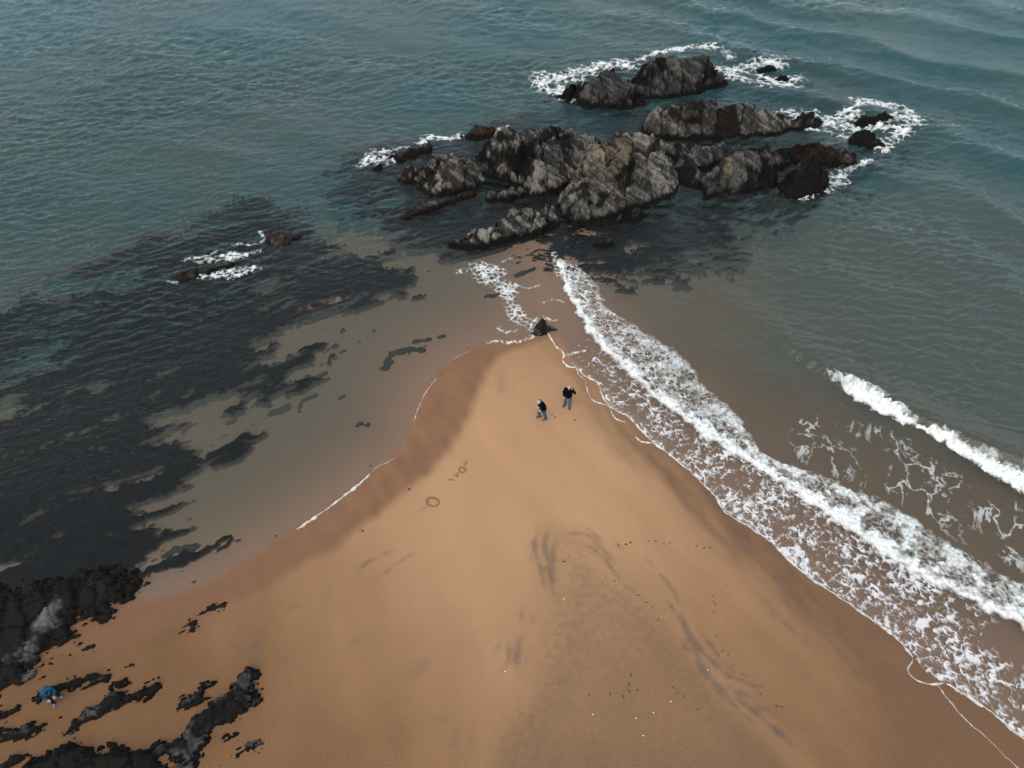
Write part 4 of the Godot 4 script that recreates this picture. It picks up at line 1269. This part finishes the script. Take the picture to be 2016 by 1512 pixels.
	rock("rock", "tiny dark rock alone between the weedy slab and the wet pair", [-18.72, -14.57, -18.34, -14.75, -18.41, -14.61], 0.12, 0.03, near)
	rock("rock", "tiny slanting rock on the sand above the forked rock", [-16.61, -13.86, -16.35, -14.01, -16.17, -14.04, -16.33, -13.92], 0.12, 0.03, near)
	rock("rock", "low dark rock in the bottom left corner", [-20.15, -9.73, -19.86, -10.1, -19.06, -10.14, -19.38, -9.85, -19.86, -9.43, -20.41, -9.27], 0.35, 0.06, near)
	rock("rock", "slim rock sliver along the upper right of the forked rock", [-15.64, -13.13, -15.32, -13.24, -15.06, -13.28, -15.21, -13.13, -15.52, -13.05], 0.2, 0.04, near)
	print("rocks ", Time.get_ticks_msec() - t0)

	# ---- surf
	var stuff := func(o: Node3D, label: String): tag(o, label, "foam", "", "stuff")
	stuff.call(put("foam", ribbon(poly([3.18, -33.46, 3.39, -32.66, 3.89, -32.22, 4.3, -31.49, 5.14, -30.65, 5.52, -29.24, 6, -28.73, 6.66, -28.15, 7.18, -27.21, 7.73, -26.48, 8.33, -25.76, 8.79, -25.14, 9.48, -24.39, 10.01, -23.56, 10.52, -22.75, 10.86, -21.82, 11.72, -21.06, 12.75, -20.04, 13.36, -19.05, 14, -18.23, 15.12, -17.18, 16.02, -16.3, 16.71, -15.61, 17.25, -14.9, 17.54, -14.34, 17.94, -13.48, 18.5, -13.13, 18.96, -12.79, 19.6, -12.28, 19.93, -11.95, 20.34, -11.34, 20.75, -10.84, 22.38, -8.72]), poly([5.04, -35.89, 5.8, -34.23, 6.6, -33.06, 7.45, -31.58, 8.45, -30, 9.7, -28.5, 10.87, -26.99, 12.26, -25.59, 13.64, -24.45, 14.9, -23.07, 16.11, -21.82, 17.58, -20.04, 19.41, -18.31, 21.27, -17, 23.3, -15.56, 25.45, -13.89]), 0.042, 0), foam_mat), "lacy foam sheet sliding up the right side of the sand")
	tag(put("breaking_wave", ribbon(poly([3.2, -42.82, 3.51, -40.27, 4, -38.14, 4.61, -36.13, 5.35, -34.14, 6.16, -32.97, 7.02, -31.49, 8.04, -30, 9.3, -28.53, 10.48, -27.03, 11.89, -25.66, 13.28, -24.52, 14.54, -23.14, 15.76, -21.88, 17.25, -20.09, 19.1, -18.37, 20.96, -17.05, 23, -15.61, 25.17, -13.93]), poly([4.05, -42.82, 5.46, -41.1, 6.12, -38.66, 6.68, -37.52, 7.85, -36.13, 9.26, -34.61, 10.24, -33.78, 10.96, -32.44, 11.31, -30.94, 12.34, -29.32, 13.13, -27.85, 13.25, -26.55, 14.02, -25.34, 15.48, -24.66, 16.9, -23.99, 18, -23.23, 19.33, -22.5, 20.29, -21.57, 21.3, -20.27, 22.46, -19.19, 24.05, -17.83, 26.3, -16.05]), 0.045, 1), foam_mat), "long white broken wave running down the right side of the sand", "wave")
	tag(put("breaking_wave", ribbon(poly([18.63, -32.09, 19, -31.07, 19.77, -29.72, 20.85, -28.53, 21.97, -27.66, 22.77, -27.36, 23.19, -26.77, 24.25, -25.59, 25.3, -24.22, 26.45, -22.91, 27.86, -21.36]), poly([18.99, -32.09, 19.88, -31.49, 20.92, -30.53, 21.95, -29.2, 22.88, -27.66, 23.79, -27.21, 25.02, -26.12, 26.29, -25.24, 27.39, -24.9, 29.15, -23.89]), 0.04, 2), foam_mat), "second white breaker rolling in farther out, at the right edge", "wave")
	stuff.call(put("foam", ribbon(poly([14.93, -27.96, 17.09, -28.53, 19.79, -27.96, 21.68, -26.84, 23.22, -25.76, 25, -23.56, 26.08, -22.13, 26.92, -21.51]), poly([14.58, -25.41, 16.48, -24.39, 18.1, -23.56, 19.44, -22.82, 20.58, -21.66, 21.63, -20.47, 22.71, -19.47, 24.18, -18.1, 24.97, -17.57]), 0.05, 3), foam_mat), "thin torn foam trails between the two breakers")
	stuff.call(put("foam", stroke_foam([
		[[-2.58, -42.41, -1.69, -41.95, -0.8, -41.38], 0.71],
		[[-2.02, -41.38, -0.79, -40.27, -0.1, -39.19], 0.93],
		[[0, -40.27, -0.17, -38.66, 0.23, -37.37], 0.64],
		[[0.07, -37.88, 0.56, -36.72, 1.3, -36.03], 0.71],
		[[1.2, -36.33, 2.03, -36.72, 2.67, -36.52], 0.36],
		[[0.24, -40.27, 1.09, -39.83, 1.85, -40.16], 0.14],
		[[2.07, -38.35, 2.76, -38.66, 3.48, -38.35], 0.12],
		[[-3.61, -41.66, -2.57, -41.95], 0.36],
		[[2.95, -43.71, 3.26, -42.52, 3.37, -41.1], 0.43],
		[[-0.9, -35.74, -0.26, -35.41, 0.39, -35.65], 0.21],
		[[-0.25, -34.47, 0.7, -34.61, 1.34, -35.08], 0.21],
		[[-1.52, -34.47, -0.73, -34.61], 0.18],
		[[3.48, -33.32, 4.45, -33.78], 0.18],
		[[-0.64, -42.82, 0.07, -43.23], 0.21]], 0.05, 0.4, 0.80), foam_mat), "foam sheet curling in from the left over the sand spit")
	stuff.call(put("foam", line_foam([
		[[2.19, -35.55, 2.65, -34.23, 3.18, -33.46, 3.09, -32.79, 3.37, -32.35, 3.88, -32.18, 4.3, -31.58, 5.1, -30.94, 5.18, -30.12, 5.52, -29.24, 6, -28.73, 6.67, -28.23, 7.19, -27.28, 7.73, -26.48, 8.33, -25.76, 8.91, -25.07, 9.48, -24.39, 10.01, -23.56, 10.52, -22.75, 10.81, -21.82, 11.72, -21.06, 12.75, -20.04, 13.36, -19.05, 14, -18.23, 15.12, -17.18, 16.02, -16.3, 16.71, -15.61, 17.25, -14.9, 17.51, -14.27], 0.19],
		[[3.8, -32.35, 4, -31.58, 4.34, -31.24, 4.34, -30.74, 4.49, -29.92, 4.8, -29.4, 5.54, -29.12, 5.66, -28.53, 5.93, -28.04, 6.4, -27.88], 0.14],
		[[6.79, -26.77, 7.16, -26.41, 7.72, -26.41], 0.17],
		[[17.49, -14.2, 17.13, -13.82, 17.07, -13.44, 17.49, -13.16, 18.05, -13.09, 18.49, -13.22], 0.14],
		[[18.1, -13.05, 18.34, -12.3, 18.67, -11.58, 19.21, -10.88, 19.74, -10.01, 20.29, -9.27], 0.10],
		[[18.5, -13.13, 18.96, -12.79, 19.59, -12.24, 19.88, -11.95], 0.28],
		[[19.9, -11.99, 20.34, -11.34, 20.75, -10.84, 21.34, -10.2], 0.22],
		[[-10.73, -20.79, -10.15, -21.33, -9.49, -21.94, -8.94, -22.56, -8.15, -23.4, -7.52, -24.25], 0.25],
		[[-7.52, -24.25, -7.13, -24.79, -6.62, -25.07, -6, -25.66, -5.83, -26.12], 0.07],
		[[-5.51, -27.88, -5.33, -29.12, -4.99, -30.32, -4.42, -31.49], 0.07],
		[[-3.94, -32.61, -3.2, -33.32, -2.44, -33.78], 0.06],
		[[-0.73, -34.79, -0.51, -34.37, 0.13, -34.47], 0.10],
		[[0.89, -34.61, 1.27, -34.84, 1.41, -35.17], 0.14],
		[[-1.03, -35.74, -0.58, -36.13], 0.07]]), foam_mat), "narrow white foam lines along the water's edge")
	stuff.call(put("foam", stroke_foam([
		[[3.07, -72.61, 4.48, -70.93, 4.87, -68.78], 1.50],
		[[6.11, -73.76, 8.72, -75.17, 11.36, -76.13], 1.10],
		[[21.39, -72.61, 23.97, -70.93, 26.9, -70.93], 1.30],
		[[27.12, -64.72, 28.84, -62.81, 30.49, -62.35], 1.30],
		[[32.04, -67.22, 34.9, -66, 35.48, -63.76], 1.20],
		[[31.83, -62.35, 33.62, -62.35, 34.11, -61.25], 1.10],
		[[-11.69, -56.68, -10.4, -56.44], 0.90],
		[[3.04, -71.49, 5.55, -72.61, 8.66, -74.34, 11.51, -75.17], 1.70],
		[[3.23, -69.84, 4.84, -68.25, 5.76, -67.73], 1.30],
		[[2.53, -70.93, 3.46, -69.52], 1.30],
		[[10.98, -74.93, 15.23, -78.24, 17.47, -79.25, 20.7, -79.64, 22.22, -76.74], 0.75],
		[[19.16, -72.61, 21.62, -73.76, 24.44, -75.17, 26.56, -75.53], 1.60],
		[[24.36, -72.61, 26.11, -71.71, 28.07, -72.61], 1.10],
		[[25.66, -64.72, 26.72, -63.28, 28.53, -63.28, 30.79, -64.72], 1.30],
		[[29.27, -64.24, 31.72, -66.2, 34.39, -67.22, 36.19, -65.71], 0.90],
		[[32.43, -62.81, 35.02, -63.76, 35.58, -62.81, 32.98, -60.53, 31.07, -58.78], 1.10],
		[[25.89, -61.89, 27.85, -60.98, 29.33, -60.09], 0.70],
		[[24.04, -65.21, 26.01, -65.71], 0.70],
		[[24.6, -52.02, 26.37, -53.9, 27.34, -55.07], 1.00],
		[[21.69, -50.78, 22.91, -50.93, 24.02, -51.8], 0.40],
		[[21.13, -52.99, 21.58, -52.69], 0.40],
		[[28.29, -55.47, 29.44, -56.44], 0.50],
		[[-12.33, -55.87, -11.43, -57.93, -9.83, -56.93], 0.80],
		[[-7.73, -59.65, -6.94, -60.71, -5.6, -60.35, -4.53, -60.71], 0.70],
		[[-2.34, -61.25, -1.02, -61.89, -0.36, -62.35], 0.45],
		[[-10.57, -57.93, -8.95, -58.78], 0.45]], 0.09, 0.8, 0.72), foam_mat), "white water washing round the rocky islet")
	stuff.call(put("foam", stroke_foam([
		[[-23.27, -40.71, -22.7, -40.54], 0.31],
		[[-22.07, -42.52, -20.99, -43.11, -19.71, -43.71, -18.92, -43.41], 0.31],
		[[-21.26, -42.82, -20.24, -42.99, -19.1, -43.41, -18.03, -44.19], 0.41],
		[[-21.13, -41.1, -19.82, -41.38, -18.59, -42.06, -17.68, -41.95], 0.55],
		[[-20.09, -41.1, -19.05, -41.1, -18.14, -41.66], 0.34],
		[[-23.04, -42.82, -21.74, -43.23, -20.6, -44.31, -19.85, -44.92], 0.21],
		[[-19.69, -45.05, -18.9, -44.8, -18.38, -44.92], 0.21],
		[[-18.49, -46.5, -17.9, -45.55, -18.23, -45.05], 0.21]], 0.06, 0.4, 0.75), foam_mat), "white water around the reef rock in the bay")
	print("foam ", Time.get_ticks_msec() - t0)

	# ---- marks on the sand
	var damp := mat(0.9, 0.3, false)
	damp.albedo_color = lin(0.115, 0.070, 0.042)
	var fp: Array = [5.12, -19.68, 5.5, -19.71, 5.74, -19.83, 6.64, -19.97, 6.99, -19.94, 7.37, -19.84, 7.66, -19.91, 8.54, -19.79, 8.94, -19.73, 9.32, -19.64, 9.6, -19.68, 8.74, -18.82, 8.29, -18.4, 7.85, -17.86, 9.95, -17.55, 9.64, -17.28, 9.23, -17.02, 9.19, -16.72, 9.25, -16.59, 9.11, -16.23, 8.95, -15.76, 9.05, -15.47, 9.01, -15.08, 9.12, -14.36, 8.92, -14.19, 9.33, -14.19, 9.47, -13.73, 9.39, -13.41, 9.66, -13.09, 9.74, -13, 9.93, -12.96, 10.14, -12.78, 10.33, -12.49, 10.89, -12.01, 11.1, -11.98, 11.41, -11.86, 2.47, -18.66, 4.37, -17.86, 4.75, -17.68, 5.78, -16.98, 6.11, -16.64, 6.34, -16.38, 6.76, -16.23, 6.53, -15.8, 5.01, -13.22, 4.87, -12.82, 5.2, -12.58, 5.64, -12.54, 4.86, -12.53, 4.58, -12.29, 4.05, -12.39, 3.62, -12.44, 3.16, -12.36, 6.84, -12.49, 7.11, -12.35, 6.69, -12.71, 7.56, -11.82, 2.24, -28.23, 2.41, -28.04, 1.27, -28.46, 3.91, -28.26, 3.51, -27.88, 2.94, -28.42]
	var rng := RandomNumberGenerator.new()
	rng.seed = 5
	var dent := blob([[Vector3(0, 0, -0.045), 0.045, Vector3(0, 0, 0.045), 0.052]], 0.015, 0.02)
	for i in range(0, fp.size(), 2):
		var o := put("footprint", dent, damp, beach)
		o.position = Vector3(fp[i], ground_y(fp[i], fp[i + 1]) - 0.005, fp[i + 1])
		o.rotation.y = rng.randf() * TAU
		o.scale = Vector3(1.0, 0.25, 0.95) * rng.randf_range(0.6, 1.0)
	for s in [
		[[-3.72, -22.16, -3.77, -22.06, -3.87, -22, -4, -22, -4.13, -22.04, -4.25, -22.14, -4.32, -22.26, -4.33, -22.38, -4.28, -22.48, -4.18, -22.53, -4.04, -22.54, -3.91, -22.49, -3.79, -22.4, -3.72, -22.28, -3.72, -22.16], 0.087, 0.80],
		[[-3.3, -23.72, -3.14, -23.66, -3.15, -23.46, -3.25, -23.33, -3.11, -23.17, -2.98, -23.27], 0.077, 0.80],
		[[-3.11, -23.72, -2.92, -23.56], 0.077, 0.80],
		[[-3, -23.99, -2.75, -23.89], 0.077, 0.80],
		[[-2.92, -24.15, -2.62, -23.95], 0.077, 0.80],
		[[-2.81, -24.09, -2.86, -23.85], 0.077, 0.80],
		[[-2.44, -24.26, -2.47, -24.19, -2.53, -24.16, -2.6, -24.15, -2.68, -24.18, -2.74, -24.24, -2.78, -24.31, -2.78, -24.38, -2.75, -24.45, -2.69, -24.49, -2.62, -24.49, -2.54, -24.46, -2.48, -24.41, -2.44, -24.33, -2.44, -24.26], 0.077, 0.80],
		[[-2.58, -24.86, -2.35, -24.66], 0.077, 0.80],
		[[-2.37, -24.93, -2.51, -24.59], 0.077, 0.80],
		[[-4.87, -21.57, -4.63, -21.76, -4.38, -21.88, -4.18, -22.03], 0.154, 0.25]]:
		var l := smooth_line(poly(s[0]))
		var bones := []
		for i in l.size() - 1:
			var w: float = s[1] * 0.5 * (1.0 + 0.3 * sin(i * 2.3))
			bones.append([Vector3(l[i].x, 0.0, l[i].y), w, Vector3(l[i + 1].x, 0.0, l[i + 1].y), w])
		var m := mat(0.9, 0.3, false)
		var k: float = s[2]
		m.albedo_color = lin(lerpf(0.38, 0.17, k), lerpf(0.23, 0.095, k), lerpf(0.14, 0.055, k))
		var o := put("drawn_mark", blob(bones, 0.02, 0.02), m, beach)
		o.position.y = ground_y(l[0].x, l[0].y)
		o.scale.y = 0.2
	var stone := mat(0.8, 0.2, false)
	stone.albedo_color = lin(0.018, 0.015, 0.014)
	var stone_mesh := blob([[Vector3(-0.05, 0.02, 0), 0.055, Vector3(0.05, 0.03, 0.02), 0.045], [Vector3(0, 0.02, -0.03), 0.04, Vector3(0.02, 0.04, 0.03), 0.05]], 0.015, 0.02)
	var stones: Array = [-11.65, -20.5, -5.32, -23.14, -7.37, -20.62, -7.58, -24.86]
	var by := ["in the shallows just below the lower end of the bay's foam line", "on the wet sand left of the drawn ring", "on the edge of the wet sand below the bay's foam line", "in the shallows above the upper end of the bay's foam line"]
	for i in range(0, stones.size(), 2):
		var o := put("pebble", stone_mesh, stone)
		o.position = Vector3(stones[i], ground_y(stones[i], stones[i + 1]), stones[i + 1])
		o.rotation.y = i * 1.3
		o.scale = Vector3.ONE * 0.6
		tag(o, "tiny dark stone " + by[i / 2], "stone", "small dark stones beside the bay")
	var white := mat(0.5, 0.5, false)
	white.albedo_color = lin(0.8, 0.78, 0.74)
	var sh: Array = [2.34, -16.7, -0.29, -13.33, 3.27, -11.56, 6.52, -12.12, 5.01, -11.43, 5.75, -11.66, 5.21, -10.75, 8.31, -13.5]
	var shell_mesh := blob([[Vector3(-0.02, 0.0, 0), 0.02, Vector3(0.02, 0.008, 0.0), 0.028], [Vector3(0, 0.005, -0.02), 0.02, Vector3(0, 0.005, 0.02), 0.02]], 0.008, 0.01)
	var where := ["near the top of the grey sand", "in the dark streaks left of the grey sand", "left of the middle of the grey sand", "right of the middle of the grey sand", "in the middle of the grey sand", "nearest the ring shaped mark", "lowest on the grey sand", "on the dark streaks right of the grey sand"]
	for i in range(0, sh.size(), 2):
		var o := put("shell", shell_mesh, white)
		o.position = Vector3(sh[i], ground_y(sh[i], sh[i + 1]) + 0.006, sh[i + 1])
		o.scale = Vector3.ONE * 0.7
		o.rotation.y = rng.randf() * TAU
		tag(o, "tiny white shell " + where[i / 2], "shell", "white shells on the sand")

	# ---- people
	var pa := Vector2(3.17, -28.92)
	var pb := Vector2(1.71, -27.85)
	var pc := Vector2(-18.94, -12.32)
	person("man in black jacket and jeans looking up, hand shading his eyes", Vector3(pa.x, ground_y(pa.x, pa.y), pa.y), -0.12, {
		"hip": Vector3(0, 0.95, 0), "waist": Vector3(0, 1.10, 0.01), "chest": Vector3(0, 1.33, 0.0), "neck": Vector3(0, 1.50, 0.0), "head": Vector3(0, 1.62, 0.03),
		"face": Vector3(-0.1, 0.45, 0.88).normalized(), "crown": Vector3(0, 0.89, -0.45).normalized(),
		"shoulder_l": Vector3(0.19, 1.43, 0), "shoulder_r": Vector3(-0.19, 1.43, 0),
		"elbow_l": Vector3(0.34, 1.38, 0.20), "wrist_l": Vector3(0.22, 1.62, 0.20), "tip_l": Vector3(0.08, 1.72, 0.19),
		"elbow_r": Vector3(-0.27, 1.15, -0.03), "wrist_r": Vector3(-0.25, 0.92, 0.09), "tip_r": Vector3(-0.23, 0.76, 0.14),
		"leg_l": Vector3(0.10, 0.90, 0), "leg_r": Vector3(-0.10, 0.90, 0), "knee_l": Vector3(0.11, 0.49, 0.03), "knee_r": Vector3(-0.14, 0.50, 0.01),
		"ankle_l": Vector3(0.11, 0.09, 0.06), "ankle_r": Vector3(-0.17, 0.09, -0.06), "toe_l": Vector3(0.13, 0.04, 0.24), "toe_r": Vector3(-0.26, 0.04, 0.10),
		"down_l": Vector3(0, -1, 0), "down_r": Vector3(0, -1, 0)},
		{"skin": lin(0.55, 0.33, 0.26), "hair": lin(0.30, 0.22, 0.19), "jacket": lin(0.005, 0.005, 0.007), "jeans": lin(0.055, 0.115, 0.175), "shoes": lin(0.05, 0.03, 0.025), "sole": lin(0.03, 0.02, 0.02)})
	person("man in black jacket, jeans and grey cap walking with his head bowed", Vector3(pb.x, ground_y(pb.x, pb.y), pb.y), -1.15, {
		"hip": Vector3(0, 0.92, -0.02), "waist": Vector3(0, 1.06, 0.02), "chest": Vector3(0, 1.28, 0.10), "neck": Vector3(0, 1.43, 0.20), "head": Vector3(0, 1.53, 0.29),
		"face": Vector3(0, -0.45, 0.89).normalized(), "crown": Vector3(0, 0.89, 0.45).normalized(),
		"shoulder_l": Vector3(0.19, 1.37, 0.12), "shoulder_r": Vector3(-0.19, 1.37, 0.12),
		"elbow_l": Vector3(0.26, 1.10, 0.02), "wrist_l": Vector3(0.20, 0.98, 0.20), "tip_l": Vector3(0.12, 0.94, 0.34),
		"elbow_r": Vector3(-0.26, 1.10, 0.02), "wrist_r": Vector3(-0.20, 0.98, 0.20), "tip_r": Vector3(-0.12, 0.94, 0.34),
		"leg_l": Vector3(0.10, 0.88, 0), "leg_r": Vector3(-0.10, 0.88, 0), "knee_l": Vector3(0.11, 0.49, -0.06), "knee_r": Vector3(-0.11, 0.52, 0.20),
		"ankle_l": Vector3(0.11, 0.10, -0.16), "ankle_r": Vector3(-0.11, 0.20, 0.12), "toe_l": Vector3(0.11, 0.04, 0.02), "toe_r": Vector3(-0.11, 0.20, 0.32),
		"down_l": Vector3(0, -1, 0), "down_r": Vector3(0, -1, -0.1)},
		{"skin": lin(0.52, 0.34, 0.27), "hair": lin(0.30, 0.36, 0.42), "jacket": lin(0.005, 0.005, 0.006), "jeans": lin(0.045, 0.11, 0.17), "shoes": lin(0.05, 0.04, 0.035), "sole": lin(0.6, 0.58, 0.55)})
	person("person in bright blue jacket bending over the long thin rock", Vector3(pc.x, ground_y(pc.x, pc.y), pc.y), 0.8, {
		"hip": Vector3(0, 0.88, -0.16), "waist": Vector3(0, 1.02, -0.08), "chest": Vector3(0, 1.20, 0.06), "neck": Vector3(0, 1.29, 0.20), "head": Vector3(0, 1.32, 0.33),
		"face": Vector3(0.15, -0.75, 0.65).normalized(), "crown": Vector3(0, 0.65, 0.76).normalized(),
		"shoulder_l": Vector3(0.155, 1.24, 0.12), "shoulder_r": Vector3(-0.155, 1.24, 0.12),
		"elbow_l": Vector3(0.22, 1.00, 0.20), "wrist_l": Vector3(0.13, 0.98, 0.42), "tip_l": Vector3(0.07, 0.96, 0.58),
		"elbow_r": Vector3(-0.22, 0.98, 0.10), "wrist_r": Vector3(-0.18, 0.80, 0.24), "tip_r": Vector3(-0.14, 0.68, 0.34),
		"leg_l": Vector3(0.10, 0.82, -0.16), "leg_r": Vector3(-0.10, 0.82, -0.16), "knee_l": Vector3(0.16, 0.48, -0.02), "knee_r": Vector3(-0.13, 0.47, 0.06),
		"ankle_l": Vector3(0.19, 0.10, -0.06), "ankle_r": Vector3(-0.14, 0.10, 0.10), "toe_l": Vector3(0.24, 0.05, 0.12), "toe_r": Vector3(-0.20, 0.05, 0.28),
		"down_l": Vector3(0, -1, 0), "down_r": Vector3(0, -1, 0)},
		{"skin": lin(0.52, 0.33, 0.27), "hair": lin(0.02, 0.012, 0.012), "jacket": lin(0.010, 0.080, 0.165), "jeans": lin(0.02, 0.025, 0.04), "shoes": lin(0.10, 0.22, 0.36), "sole": lin(0.45, 0.07, 0.05)})
	get_node("person_002").scale = Vector3.ONE * 0.9
	var tris := 0
	for o in find_children("*", "MeshInstance3D", true, false):
		for k in o.mesh.get_surface_count():
			if o.mesh is ArrayMesh:
				tris += maxi(o.mesh.surface_get_array_index_len(k), 0) / 3
	print("tris ", tris)
	print("all ", Time.get_ticks_msec() - t0)
